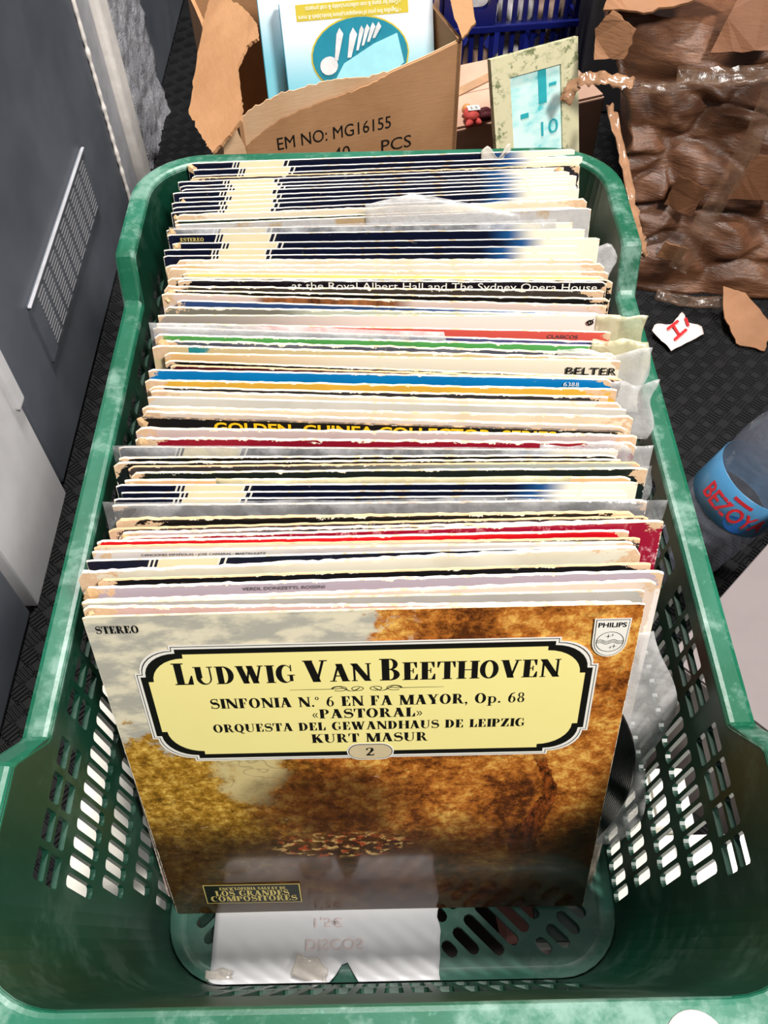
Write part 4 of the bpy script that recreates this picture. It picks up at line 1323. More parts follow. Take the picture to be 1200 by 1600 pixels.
# price sign on the crate floor
paper = NT('white_paper')
paper.set(paper.mix(paper.noise(paper.coord(), 12, 4), lin(240, 240, 246), lin(250, 250, 252)), 0.6, 0.3)
faint = plain('faint_red_print', lin(243, 226, 224), 0.6, 0.2, 0)
sign = empty('price_sign', (0, 0, 0))
v, f = [], []
NX, NY = 40, 24
def pz(x, y):
    up = max(0.0, (-0.040 - y) / 0.013)
    return 0.0016 + 0.010 * up * up + 0.0008 * noise.noise((x * 20, y * 25, 3))
for j in range(NY + 1):
    for i in range(NX + 1):
        s, t = i / NX, j / NY
        y0_ = -0.0525 + 0.017 * max(0.0, 1 - abs(i - 23.6) / 2.4)
        y = y0_ + (0.0655 - y0_) * t
        xr = 0.034 + 0.006 * t + 0.003 * noise.noise((t * 9, 1, 2))
        x = -0.137 + (xr + 0.137) * s
        v.append((x, y, pz(x, y)))
for j in range(NY):
    for i in range(NX):
        a = j * (NX + 1) + i
        f.append((a, a + 1, a + NX + 2, a + NX + 1))
po = mesh('paper_sheet', v, f, paper.m, sign, True)
po.modifiers.new('thickness', 'SOLIDIFY').thickness = 0.0001
Mz = Matrix.Translation((0, 0, 0.0031))
sans('lettering', 'DISCOS', -0.0660, -0.0225, -0.0300, 0.0075, faint, sign, Mz, 0.01, flipy=True)
sans('lettering', '1,5€', -0.0600, -0.0385, -0.0145, 0.0080, faint, sign, Mz, 0.01, flipy=True)
tag(sign, 'white paper sign, faint reversed DISCOS print, lying below the front cover', 'paper sign')
sheet('tape_strip', tape_clear, sign, -0.140, -0.119, -0.0525, -0.042, 0.006, 0.0012, 10, 6, 51, jag(51, 0.002))
Mt = Matrix.Translation((-0.062, -0.045, 0.010)) @ Matrix.Rotation(-0.35, 4, 'Z')
sheet('tape_strip', tape_clear, sign, -0.013, 0.013, -0.007, 0.008, 0.0, 0.0016, 10, 6, 52, jag(52, 0.003), Mt)
# ------------------------------------------------------------------ things around the crate
def cardboard(name, c1, c2, rough=0.75, bump=0.25):
    m = NT(name)
    o = m.coord()
    n1 = m.noise(o, 9, 5, 0.6)
    n2 = m.noise(m.coord('Object', (1, 1, 6)), 60, 4, 0.6)
    c = m.mix(m.step(n1, 0.3, 0.7), c1, c2)
    c = m.mix(m.math('MULTIPLY', n2, 0.25), c, tuple(x * 0.6 for x in c1))
    m.set(c, rough, 0.2)
    m.bump(n2, bump, 0.0015)
    return m.m
kraft = cardboard('kraft_cardboard', lin(180, 136, 98), lin(158, 114, 78))
kraft_in = cardboard('pale_cardboard_core', lin(214, 180, 146), lin(196, 156, 118))
# -- carton with printed text
PH = math.radians(18)
carton = empty('cardboard_box', (-0.1355, 0.6694, FZ), PH)
Wc, Dc = 0.235, 0.235
H0 = -FZ
def front_top(extra, s):
    """ragged torn upper edge of the carton's front, heights above the floor"""
    pts = []
    ctrl = [(0.000, 0.2600), (0.012, 0.2680), (0.038, 0.2770), (0.070, 0.2810), (0.100, 0.2830), (0.135, 0.2790), (0.158, 0.2805), (0.200, 0.2900), (0.235, 0.3000)] if s else \
           [(0.000, 0.2300), (0.015, 0.2400), (0.043, 0.2545), (0.084, 0.2640), (0.120, 0.2690), (0.146, 0.2745), (0.158, 0.2800), (0.200, 0.2895), (0.235, 0.2995)]
    n = 60
    for k in range(n + 1):
        x = Wc * k / n
        for (a, b), (c, d) in zip(ctrl, ctrl[1:]):
            if a <= x <= c + 1e-9:
                z = b + (d - b) * (x - a) / (c - a)
                break
        if x < 0.158:
            z += 0.0022 * noise.noise((x * 180, s * 7.0, 1)) + 0.0016 * noise.noise((x * 520, s * 3.0, 4))
        pts.append((x, z + H0 + extra))
    return pts
slab('front_panel', [(Wc, 0), (0, 0)] + front_top(0, 0), [], lambda u, v, w: (u, w, v), 0.0, 0.0016, kraft, carton)
slab('inner_liner', [(Wc - 0.002, 0), (0.002, 0)] + front_top(0, 1), [], lambda u, v, w: (u, w, v), 0.0030, 0.0040, kraft_in, carton)
for nm, z in (('side_panel', 0),):
    slab('side_panel', [(0, 0), (Dc, 0), (Dc, 0.40)] + [(Dc - Dc * k / 20, 0.385 + 0.004 * noise.noise((k * 0.7, 2, 2))) for k in range(1, 20)] + [(0, 0.36)], [], lambda u, v, w: (w + 0.002 * noise.noise((u * 12, v * 9, 5)), u, v), 0.0, 0.004, kraft, carton)
    slab('side_panel', [(0, 0), (Dc, 0), (Dc, 0.40), (0, 0.402)], [], lambda u, v, w: (Wc - w + 0.002 * noise.noise((u * 12, v * 9, 6)), u, v), 0.0, 0.004, kraft, carton)
slab('back_panel', [(0, 0), (Wc, 0), (Wc, 0.40), (0, 0.40)], [], lambda u, v, w: (u, Dc - w, v), 0.0, 0.004, kraft, carton)
box('bottom_panel', (0.004, 0.004, 0), (Wc - 0.004, Dc - 0.004, 0.004), kraft, carton, 0)
# flaps (given in world space, brought into the carton's frame)
bpy.context.view_layer.update()
CI = carton.matrix_world.inverted()
def flap(name, pts, mat_, thick=0.004, amp=0.002, parent=carton, I=CI, seed=0, dens=10):
    """torn cardboard flap: outline of world points, roughly planar, given real thickness"""
    c = sum((Vector(p) for p in pts), Vector()) / len(pts)
    n = Vector()
    for i in range(len(pts)):
        n += (Vector(pts[i]) - c).cross(Vector(pts[(i + 1) % len(pts)]) - c)
    n.normalize()
    a = n.orthogonal().normalized()
    b = n.cross(a)
    p2 = [((Vector(p) - c).dot(a), (Vector(p) - c).dot(b)) for p in pts]
    fine = []
    for i in range(len(p2)):
        p, q = p2[i], p2[(i + 1) % len(p2)]
        for k in range(dens):
            t = k / dens
            x, y = p[0] + (q[0] - p[0]) * t, p[1] + (q[1] - p[1]) * t
            r = 0.0028 if k else 0
            fine.append((x + r * noise.noise((x * 300, y * 300, seed)), y + r * noise.noise((x * 300, y * 300, seed + 9))))
    def f(u, v, w):
        p = c + a * u + b * v + n * (w + amp * noise.noise((u * 28, v * 28, seed)))
        return tuple(I @ p) if I else tuple(p)
    return slab(name, fine, [], f, -thick / 2, thick / 2, mat_, parent)
flap('side_flap', [(-0.1741, 0.8516, 0.2978), (-0.1397, 0.807, 0.3103), (-0.1172, 0.7563, 0.3141), (-0.1132, 0.7298, 0.3112), (-0.1262, 0.7286, 0.3028), (-0.1339, 0.7046, 0.2931), (-0.1297, 0.6664, 0.288), (-0.1257, 0.6299, 0.2831), (-0.1391, 0.6207, 0.2729), (-0.1548, 0.6131, 0.2615), (-0.164, 0.635, 0.2603), (-0.1861, 0.6888, 0.2574), (-0.1846, 0.7411, 0.2689), (-0.1805, 0.8131, 0.2861)], kraft, 0.003, 0.002, seed=3, dens=9)
e18 = Vector((math.cos(PH), math.sin(PH), 0))
d18 = Vector((-math.sin(PH), math.cos(PH), 0))
P0 = Vector((-0.1355, 0.6694, 0))
def cp(u, d, z):
    return tuple(P0 + e18 * u + d18 * d + Vector((0, 0, z)))
flap('corner_flap', [cp(0.236, -0.002, 0.298), cp(0.246, -0.004, 0.318), cp(0.250, 0.03, 0.345), cp(0.252, 0.12, 0.40), cp(0.237, 0.12, 0.40), cp(0.230, 0.03, 0.33)], kraft, 0.004, 0.002, seed=5, dens=6)
flap('hanging_strip', [cp(-0.022, -0.012, 0.262), cp(-0.006, -0.014, 0.270), cp(0.001, -0.012, 0.235), cp(-0.012, -0.016, 0.205), cp(-0.022, -0.018, 0.215)], kraft_in, 0.002, 0.002, seed=8, dens=5)
Mf = Matrix.Rotation(math.radians(90), 4, 'X')
Mt = Matrix.Translation((0, -0.0045, H0)) @ Mf
sans('lettering', 'EM NO: MG16155', 0.0360, 0.1590, 0.2225, 0.0135, black_ink, carton, Mt)
sans('lettering', '40', 0.0945, 0.1130, 0.1985, 0.0140, black_ink, carton, Mt)
sans('lettering', 'PCS', 0.1480, 0.1820, 0.1965, 0.0140, black_ink, carton, Mt)
for o in carton.children:
    if o.name.startswith('lettering'):
        for v_ in o.data.vertices:
            v_.co.y = -0.0005
tag(carton, 'torn brown cardboard carton printed EM NO MG16155 behind the crate', 'cardboard box')

# -- printed gift boxes standing in the carton
box_white = NT('blue_white_gift_box')
uv_ = box_white.sep(box_white.coord('Generated'))
box_white.set(box_white.mix(box_white.step(uv_[1], 0.55, 0.98), lin(120, 190, 208), lin(238, 240, 246)), 0.15, 0.5, coat=0.6)
box_white = box_white.m
teal_c = plain('teal_print', lin(38, 128, 150), 0.15, 0.5, 0.1)
olive_c = plain('mustard_print', lin(196, 176, 62), 0.2, 0.5, 0.05)
silver_c = plain('silver_print', lin(214, 214, 216), 0.2, 0.5, 0.2, 60)
pale_teal = plain('pale_teal_print', lin(150, 208, 220), 0.15, 0.5, 0.1)
def gift(loc, yaw, lean, w, h, label, detail):
    g = empty('gift_box')
    ya, l = math.radians(yaw), math.radians(lean)
    a = Vector((math.cos(ya), math.sin(ya), 0))
    b = Vector((-math.sin(ya) * math.sin(l), math.cos(ya) * math.sin(l), math.cos(l)))
    n = a.cross(b)
    g.matrix_world = Matrix(((a.x, b.x, n.x, loc[0]), (a.y, b.y, n.y, loc[1]), (a.z, b.z, n.z, loc[2]), (0, 0, 0, 1)))
    box('box_body', (0, -0.12, -0.018), (w, h, 0), box_white, g, 0.0008)
    box('box_side', (-0.0006, -0.12, -0.0178), (0.0006, h - 0.001, -0.0004), teal_c, g, 0)
    z = 0.0004
    if detail:
        poly('text_band', rect(0.016, h - 0.0175, w - 0.026, h - 0.0025), olive_c, g, z)
        R2 = Matrix.Translation((w - 0.010, 2 * h - 0.0200, 0)) @ Matrix.Rotation(math.pi, 4, 'Z')
        sans('lettering', '• Magnifies fine print of newspapers,phone books,labels & more', 0.024, w - 0.028, h - 0.0090, 0.0055, white_ink, g, R2, z=z * 2)
        sans('lettering', '• Great for stamp & coin collectors,hobby & craft projects', 0.024, w - 0.036, h - 0.0165, 0.0055, white_ink, g, R2, z=z * 2)
        el = [(w * 0.50 + 0.052 * math.cos(t * 0.2), 0.020 + 0.037 * math.sin(t * 0.2)) for t in range(31)]
        el2 = [(w * 0.50 + 0.0505 * math.cos(t * 0.2), 0.020 + 0.0355 * math.sin(t * 0.2)) for t in range(31)]
        poly('oval_border', el, olive_c, g, z)
        poly('oval_picture', el2, teal_c, g, z * 2)
        poly('pale_sheet', [(w * 0.5 - 0.03, -0.003), (w * 0.5 - 0.018, 0.014), (w * 0.5 + 0.015, 0.030), (w * 0.5 + 0.040, 0.038), (w * 0.5 + 0.046, 0.010), (w * 0.5 + 0.02, -0.008)], pale_teal, g, z * 3)
        for k, (x, y0, y1, r) in enumerate(((-0.026, -0.012, 0.016, 0.0036), (-0.012, -0.010, 0.015, 0.0040), (-0.003, -0.004, 0.017, 0.0024), (0.003, 0.0, 0.018, 0.0024), (0.009, 0.003, 0.019, 0.0026), (0.015, 0.006, 0.019, 0.0028))):
            y0, y1 = y0 + 0.029, y1 + 0.029
            poly('cutlery_handle', [(w * 0.5 + x - r * 0.5, y0), (w * 0.5 + x + r * 0.5, y0), (w * 0.5 + x + 0.006 + r, y1 - r), (w * 0.5 + x + 0.006, y1 + r * 0.6), (w * 0.5 + x + 0.006 - r, y1 - r)], silver_c, g, z * 4)
        poly('spoon_bowl', capsule(w * 0.5 - 0.034, 0.013, 0.0095, 0.0085, 0.3, 8), silver_c, g, z * 4)
    else:
        poly('text_band', rect(0.016, h - 0.008, w, h - 0.001), olive_c, g, z)
    return tag(g, label, 'gift box')
gift((-0.0920, 0.7605, 0.250), 8, 20, 0.158, 0.073, 'blue and white printed box with oval cutlery picture, inside the torn carton', True)
gift((-0.1180, 0.7900, 0.250), 6, 20, 0.10, 0.092, 'blue and white printed box half hidden left of the cutlery box', False)
gift((-0.0700, 0.8250, 0.272), 6, 20, 0.12, 0.075, 'blue and white printed box behind the cutlery box', False)

# -- framed turquoise print leaning on a carton
fr = empty('framed_print')
ya, l = math.radians(25), math.radians(18)
a = Vector((math.cos(ya), math.sin(ya), 0))
b = Vector((-math.sin(ya) * math.sin(l), math.cos(ya) * math.sin(l), math.cos(l)))
n = a.cross(b)
p0 = Vector((0.1430, 0.890, 0.1)) + a * 0.012
hb = 0.198 / math.cos(l)
o_ = p0 - b * hb
o_.z = FZ + 0.004
fr.matrix_world = Matrix(((a.x, b.x, n.x, o_.x), (a.y, b.y, n.y, o_.y), (a.z, b.z, n.z, o_.z), (0, 0, 0, 1)))
wood = NT('distressed_cream_frame')
oc = wood.coord()
k = wood.step(wood.noise(oc, 75, 6, 0.75), 0.50, 0.58)
wood.set(wood.mix(wood.math('MULTIPLY', k, wood.step(wood.noise(oc, 18, 3), 0.4, 0.6)), lin(196, 190, 156), lin(92, 104, 66)), 0.55, 0.3)
wood = wood.m
Wf, Hf, T_ = 0.127, hb + 0.092, 0.030
# mitred frame bars
iw = 0.026
for q in ([(0, 0), (Wf, 0), (Wf - iw, iw), (iw, iw)], [(0, Hf), (iw, Hf - iw), (Wf - iw, Hf - iw), (Wf, Hf)], [(0, 0), (iw, iw), (iw, Hf - iw), (0, Hf)], [(Wf, 0), (Wf, Hf), (Wf - iw, Hf - iw), (Wf - iw, iw)]):
    slab('frame_bar', q, [], lambda u, v, w: (u, v, w), -0.008, 0.0, wood, fr)
pr_ = NT('turquoise_print')
oc = pr_.coord('Object', (1, 1.3, 1))
bl = pr_.noise(oc, 22, 2, 0.5)
c = pr_.ramp(pr_.noise(pr_.coord('Object', (1.2, 2.2, 1)), 28, 4, 0.6), [(0.40, lin(196, 226, 222)), (0.58, lin(160, 214, 214)), (0.68, lin(70, 182, 188)), (0.8, lin(30, 150, 164))])
pr_.set(pr_.mix(pr_.step(bl, 0.45, 0.6), c, lin(204, 230, 226)), 0.25, 0.5)
box('print_sheet', (iw, iw, -0.008), (Wf - iw, Hf - iw, -0.003), pr_.m, fr, 0)
teal_ink = plain('dark_turquoise_ink', lin(44, 160, 170), 0.4, 0.3, 0.1)
sans('lettering', '10', 0.070, 0.096, hb - 0.015, 0.018, teal_ink, fr, None, 0.0, z=-0.0022)
for x0, x1, y0, y1 in ((0.068, 0.080, 0.030, 0.070), (0.040, 0.052, 0.018, 0.024), (0.084, 0.095, 0.048, 0.052)):
    poly('printed_block', rect(x0, hb + y0 - 0.005, x1, hb + y1 - 0.005), teal_ink, fr, -0.0024)
box('backing_board', (0.004, 0.004, -0.012), (Wf - 0.004, Hf - 0.004, -0.0085), plain('grey_backing', lin(150, 144, 140), 0.7), fr, 0.001)
tag(fr, 'distressed cream frame holding a turquoise print marked 10', 'picture frame')

# -- closed carton behind, toy on it
kpink = cardboard('pinkish_cardboard', lin(206, 168, 146), lin(190, 150, 128), 0.8, 0.1)
c2 = empty('cardboard_box', (0.055, 0.985, FZ), math.radians(20))
box('box_body', (0, 0, 0), (0.30, 0.16, 0.148), kpink, c2, 0.002)
box('box_lid_flap', (0.002, 0.002, 0.1485), (0.298, 0.0790, 0.152), kpink, c2, 0.001)
box('box_lid_flap', (0.002, 0.0810, 0.1485), (0.298, 0.158, 0.152), kpink, c2, 0.001)
M = Matrix.Translation((0.09, 0.08, 0.1535)) @ Matrix.Rotation(0.35, 4, 'Z')
box('tape_band', (-0.09, -0.008, 0), (0.17, 0.008, 0.001), plain('tan_tape', lin(186, 146, 112), 0.3), c2, 0, M)
tag(c2, 'closed pinkish carton behind the framed print, red toy on top', 'cardboard box')
def ell(name, c, r, mat_, parent, rot=(0, 0, 0)):
    bm = bmesh.new()
    bmesh.ops.create_uvsphere(bm, u_segments=16, v_segments=10, radius=1)
    from mathutils import Euler
    M = Matrix.Translation(c) @ Euler(rot).to_matrix().to_4x4() @ Matrix.Diagonal((*r, 1))
    for v_ in bm.verts:
        v_.co = M @ v_.co
        v_.co += Vector((noise.noise(v_.co * 90), noise.noise(v_.co * 90 + Vector((5, 5, 5))), 0)) * 0.0012
    return bm_obj(name, bm, mat_, parent, True)
toy = empty('toy_figure', (0.142, 1.022, 0.0525), 0.15)
coral_p = plain('coral_cloth', lin(206, 82, 76), 0.7, 0.2, 0.2, 120)
maroon_p = plain('maroon_cloth', lin(84, 34, 40), 0.7, 0.2, 0.2, 120)
red_p = plain('red_toy_plastic', lin(196, 28, 30), 0.3, 0.4, 0.1)
ell('body', (-0.007, 0, 0.010), (0.012, 0.014, 0.010), coral_p, toy)
ell('arm', (-0.012, -0.012, 0.006), (0.005, 0.010, 0.005), coral_p, toy, (0, 0, -0.6))
ell('arm', (0.000, -0.011, 0.006), (0.004, 0.008, 0.005), coral_p, toy, (0, 0, 0.5))
ell('head', (-0.010, 0.016, 0.010), (0.0075, 0.0075, 0.0075), plain('toy_skin', lin(216, 150, 90), 0.5), toy)
for s in (-1, 1):
    lg = ell('leg', (0.013, s * 0.0055, 0.009), (0.011, 0.0055, 0.007), maroon_p, toy, (0, 0, s * 0.12))
    ell('shoe', (0.026, s * 0.0065, 0.009), (0.0045, 0.0055, 0.0065), red_p, toy)
box('price_tag', (-0.013, -0.006, 0.0195), (0.004, 0.007, 0.0203), white_ink, toy, 0)
sans('lettering', '2.5', -0.010, 0.001, -0.003, 0.006, grey_ink, toy, z=0.0206)
tag(toy, 'small red doll with white price tag lying on the pinkish carton', 'toy')

# -- blue basket with white bundles
blue_p = plain('blue_basket_plastic', lin(12, 22, 96), 0.35, 0.5, 0.2, 12)
bb = empty('plastic_basket', (0.02, 1.275, FZ), math.radians(6))
BW, BD, BH = 0.31, 0.30, 0.40
def bars(lo, hi):
    box('bar', lo, hi, blue_p, bb, 0.0015)
ledges = (0.0, 0.075, 0.150, 0.215, 0.285)
for z in ledges:
    big = 0.010 if z in (0.150, 0.215) else 0.004
    bars((0, -big, z), (BW, 0.006, z + 0.010))
for k in range(19):
    x = k * (BW - 0.008) / 18
    z1 = 0.285
    if 6 <= k <= 9:
        for a_, b_ in ((0.010, 0.150), (0.160, 0.165)):
            bars((x, 0, a_), (x + 0.008, 0.004, b_))
    else:
        bars((x, 0, 0.010), (x + 0.008, 0.004, z1))
slab('handle_plate', rrect(0.090, 0.172, 0.160, 0.290, 0.004), [rrect(0.100, 0.162, 0.185, 0.250, 0.012, 5)], lambda u, v, w: (u, w, v), -0.008, 0.004, blue_p, bb)
for x in (0, BW - 0.004):
    for k in range(9):
        y = 0.006 + k * (BD - 0.02) / 8
        box('bar', (x, y, 0.0), (x + 0.004, y + 0.012, 0.29), blue_p, bb, 0.0)
    for z in (0.0, 0.15, 0.285):
        box('bar', (x, 0, z), (x + 0.005, BD, z + 0.012), blue_p, bb, 0.0)
slab('back_panel', rect(0, 0, BW, 0.29), [], lambda u, v, w: (u, BD - w, v), 0, 0.004, blue_p, bb)
box('bottom', (0, 0, 0), (BW, BD, 0.004), blue_p, bb, 0)
tag(bb, 'dark blue plastic basket with barred sides behind the carton', 'basket')
bund = cardboard('white_bundle_cloth', lin(206, 200, 198), lin(150, 146, 150), 0.7, 0.3)
brn = cardboard('brown_bundle_cloth', lin(120, 84, 66), lin(170, 150, 140), 0.7, 0.3)
cnt = 0
for r_ in range(2):
    for k in range(5):
        bm = bmesh.new()
        bmesh.ops.create_icosphere(bm, subdivisions=3, radius=1)
        sx, sy, sz = 0.027, 0.030, 0.045
        for v_ in bm.verts:
            p = v_.co.copy()
            d = 1 + 0.35 * noise.noise(p * 1.6 + Vector((k * 3.0, r_ * 5.0, 1))) + 0.18 * noise.noise(p * 5 + Vector((k, r_, 7)))
            v_.co = Vector((p.x * sx * d, p.y * sy * d, p.z * sz * d))
        o = bm_obj('wrapped_bundle', bm, brn if (k + r_) % 3 == 2 else bund, None, True)
        o.location = (0.056 + k * 0.0585, 1.335 + k * 0.006, FZ + 0.062 + r_ * 0.088)
        tag(o, ('brown' if (k + r_) % 3 == 2 else 'white') + ' wrapped bundle in the blue basket, ' + ('upper' if r_ else 'lower') + ' row, ' + ordinal(k + 1) + ' from left', 'bundle', 'wrapped bundles in the blue basket')

# -- big crushed parcel at the right
def parcel_mat():
    m = NT('brown_tape_wrapped_cardboard')
    o = m.coord()
    n1 = m.noise(o, 6, 5, 0.6)
    n2 = m.noise(m.coord('Object', (1, 1, 5)), 22, 6, 0.7)
    n3 = m.noise(m.coord('Object', (1.5, 1.5, 9)), 30, 4, 0.6, dist=1.0)
    c = m.ramp(m.math('ADD', m.math('MULTIPLY', n1, 0.5), m.math('MULTIPLY', n2, 0.5)), [(0.33, lin(56, 34, 22)), (0.5, lin(92, 58, 38)), (0.66, lin(126, 84, 56))])
    m.set(c, m.math('ADD', 0.24, m.math('MULTIPLY', n2, 0.4)), 0.5)
    m.bump(m.math('ADD', n2, n3), 0.35, 0.005)
    return m.m
pm = parcel_mat()
def hexa(name, C8, n, fn, mat_, parent=None):
    """closed deformed box: C8 = 4 bottom + 4 top corners (ccw), grid n per side, fn displaces points"""
    C8 = [Vector(c) for c in C8]
    bm = bmesh.new()
    for q in ((0, 1, 2, 3), (4, 5, 6, 7), (0, 1, 5, 4), (1, 2, 6, 5), (2, 3, 7, 6), (3, 0, 4, 7)):
        a, b, c, d = (C8[i] for i in q)
        g = {}
        for j in range(n + 1):
            for i in range(n + 1):
                s, t = i / n, j / n
                g[i, j] = bm.verts.new(fn((a * (1 - s) + b * s) * (1 - t) + (d * (1 - s) + c * s) * t))
        for j in range(n):
            for i in range(n):
                bm.faces.new((g[i, j], g[i + 1, j], g[i + 1, j + 1], g[i, j + 1]))
    bmesh.ops.remove_doubles(bm, verts=bm.verts, dist=0.0004)
    return bm_obj(name, bm, mat_, parent, True)
def crumple(p):
    h = (p.z - FZ)
    q = Vector((p.x * 14, p.y * 14, p.z * 20))
    d1 = noise.noise_vector(q * 0.5) * 0.022
    vd = noise.voronoi(Vector((p.x * 10, p.y * 10, p.z * 17)))[0]
    cr = (vd[1] - vd[0])
    d2 = Vector((0.3, -1, 0.1)) * (0.022 * (min(cr, 0.45) / 0.45) - 0.014)
    d3 = noise.noise_vector(q * 2.2) * 0.006
    o = p + (d1 + d2 + d3) * min(1.0, 0.25 + h * 12)
    o.z = max(o.z, FZ + 0.001)
    return o
par = empty('parcel', (0.5, 0.9, FZ))
def pl_(p):
    return crumple(Vector(p)) - Vector((0.5, 0.9, FZ))
hexa('parcel_body', [(0.365, 0.835, FZ), (0.74, 0.775, FZ), (0.80, 1.10, FZ), (0.42, 1.14, FZ), (0.300, 0.955, 0.215), (0.72, 0.86, 0.235), (0.80, 1.15, 0.24), (0.36, 1.21, 0.22)], 70, lambda p: pl_(p), pm, par)
def pflap(name, pts, seed, mat_, thick=0.003, amp=0.006, dens=6):
    I = Matrix.Translation((-0.5, -0.9, -FZ))
    return flap(name, pts, mat_, thick, amp, par, I, seed, dens)
kdark = cardboard('brown_torn_cardboard', lin(118, 78, 54), lin(92, 60, 40), 0.6, 0.4)
kmid = cardboard('tan_torn_cardboard', lin(150, 108, 78), lin(124, 86, 60), 0.6, 0.4)
pflap('torn_flap', [(0.275, 0.945, 0.235), (0.330, 0.925, 0.232), (0.375, 0.925, 0.255), (0.42, 0.98, 0.285), (0.37, 1.03, 0.285), (0.30, 1.00, 0.262)], 1, kmid, 0.003, 0.010)
pflap('torn_flap', [(0.272, 0.925, 0.185), (0.300, 0.905, 0.195), (0.312, 0.915, 0.225), (0.285, 0.935, 0.238), (0.268, 0.94, 0.215)], 2, kmid, 0.003, 0.008)
pflap('torn_flap', [(0.40, 0.895, 0.205), (0.47, 0.875, 0.215), (0.50, 0.90, 0.255), (0.43, 0.93, 0.262)], 3, kdark, 0.003, 0.008)
pflap('torn_flap', [(0.385, 0.865, 0.020), (0.420, 0.850, 0.012), (0.432, 0.850, 0.052), (0.395, 0.868, 0.062)], 4, kdark, 0.003, 0.006)
pflap('torn_flap', [(0.455, 0.838, 0.045), (0.52, 0.825, 0.050), (0.535, 0.828, 0.10), (0.47, 0.842, 0.105)], 5, kdark, 0.003, 0.006)
pflap('torn_flap', [(0.385, 0.840, -0.045), (0.415, 0.825, -0.050), (0.420, 0.825, -0.022), (0.392, 0.838, -0.018)], 6, kmid, 0.002, 0.005)
pflap('torn_flap', [(0.470, 0.790, -0.060), (0.500, 0.780, -0.060), (0.530, 0.735, -0.088), (0.515, 0.700, -0.094), (0.480, 0.715, -0.094), (0.468, 0.750, -0.084)], 7, kmid, 0.003, 0.006)
pflap('torn_flap', [(0.530, 0.835, 0.13), (0.60, 0.825, 0.14), (0.61, 0.838, 0.19), (0.54, 0.858, 0.20)], 9, kdark, 0.003, 0.006)
# clear tape over it
tape_sh = clear_film('glossy_clear_tape', lin(110, 84, 66), 0.26, 0.22)
def strand(name, pts, width, mat_, parent=None, off=Vector((0, 0, 0)), seed=0, up=Vector((0, -0.6, 0.8)), nper=8, crinkle=0.3):
    """twisted ribbon through world points"""
    P = [Vector(p) for p in pts]
    v, f = [], []
    tot = (len(P) - 1) * nper
    for k in range(tot + 1):
        i = min(k // nper, len(P) - 2)
        t = (k - i * nper) / nper
        a, b_ = P[i], P[i + 1]
        p0_, p3_ = P[max(0, i - 1)], P[min(len(P) - 1, i + 2)]
        p = 0.5 * ((2 * a) + (b_ - p0_) * t + (2 * p0_ - 5 * a + 4 * b_ - p3_) * t * t + (3 * a - p0_ - 3 * b_ + p3_) * t ** 3)
        d = (b_ - a).normalized()
        s = d.cross(up).normalized()
        nn = s.cross(d)
        w = width * (1 + crinkle * noise.noise((k * 0.7, seed, 0)))
        for j in range(5):
            q = (j / 4 - 0.5) * w
            v.append(p + s * q + nn * (width * crinkle * noise.noise((k * 0.6, j * 1.3, seed))) - off)
    for k in range(tot):
        for j in range(4):
            a = k * 5 + j
            f.append((a, a + 1, a + 6, a + 5))
    o = mesh(name, v, f, mat_, parent, True)
    o.modifiers.new('thickness', 'SOLIDIFY').thickness = 0.0004
    return o
PO = Vector((0.5, 0.9, FZ))
strand('tape_strip', [(0.36, 0.875, 0.190), (0.42, 0.860, 0.195), (0.475, 0.845, 0.215), (0.50, 0.86, 0.25)], 0.022, tape_sh, par, PO, 2)
strand('tape_strip', [(0.325, 0.895, 0.165), (0.36, 0.880, 0.172), (0.40, 0.868, 0.186)], 0.014, tape_sh, par, PO, 3)
strand('tape_strip', [(0.470, 0.845, 0.21), (0.455, 0.828, 0.12), (0.425, 0.812, 0.03), (0.405, 0.802, -0.04)], 0.026, tape_sh, par, PO, 4)
strand('tape_strip', [(0.385, 0.800, -0.078), (0.43, 0.785, -0.080), (0.48, 0.775, -0.074)], 0.016, tape_sh, par, PO, 5)
tag(par, 'big crushed brown carton wrapped in tape at the right', 'parcel')
brown_tape = clear_film('brown_packing_tape', lin(150, 112, 84), 0.85, 0.15)
o = strand('packing_tape', [(0.238, 0.905, 0.142), (0.252, 0.915, 0.163), (0.280, 0.905, 0.172), (0.315, 0.890, 0.172)], 0.016, brown_tape, None, seed=7, crinkle=0.5)
tag(o, 'brown tape end stretched from the parcel across the framed print', 'tape')
o = strand('packing_tape', [(0.290, 0.885, 0.150), (0.298, 0.80, 0.125), (0.300, 0.72, 0.105), (0.296, 0.66, 0.110), (0.286, 0.625, 0.125)], 0.010, brown_tape, None, seed=9, crinkle=0.8)
tag(o, 'twisted strand of brown tape hanging behind the crate corner', 'tape')
# tag with red marks under the parcel
tg = sheet('paper_tag', plain('pale_paper_scrap', lin(226, 208, 204), 0.6), None, -0.030, 0.030, -0.020, 0.020, 0, 0.0018, 12, 8, 61, jag(61, 0.012), None, 60)
tg.matrix_world = Matrix.Translation((0.405, 0.735, FZ + 0.010)) @ Matrix.Rotation(0.55, 4, 'Z') @ Matrix.Rotation(0.15, 4, 'X')
red_ink = plain('red_ink', lin(200, 40, 44), 0.5, 0.2, 0)
for q in (brush([(-0.016, -0.009, 0.004), (0.012, -0.003, 0.004)]), brush([(-0.004, -0.006, 0.004), (0.000, 0.011, 0.004)]), brush([(-0.012, 0.010, 0.004), (0.012, 0.014, 0.004)]), brush([(0.018, 0.0, 0.004), (0.024, 0.013, 0.004)])):
    v = [(a_, b_, 0.0028) for p in q for a_, b_ in p]
    mesh('printed_stroke', v, [(4 * i, 4 * i + 1, 4 * i + 2, 4 * i + 3) for i in range(len(q))], red_ink, tg)
tag(tg, 'white paper scrap with red strokes below the parcel', 'paper scrap')
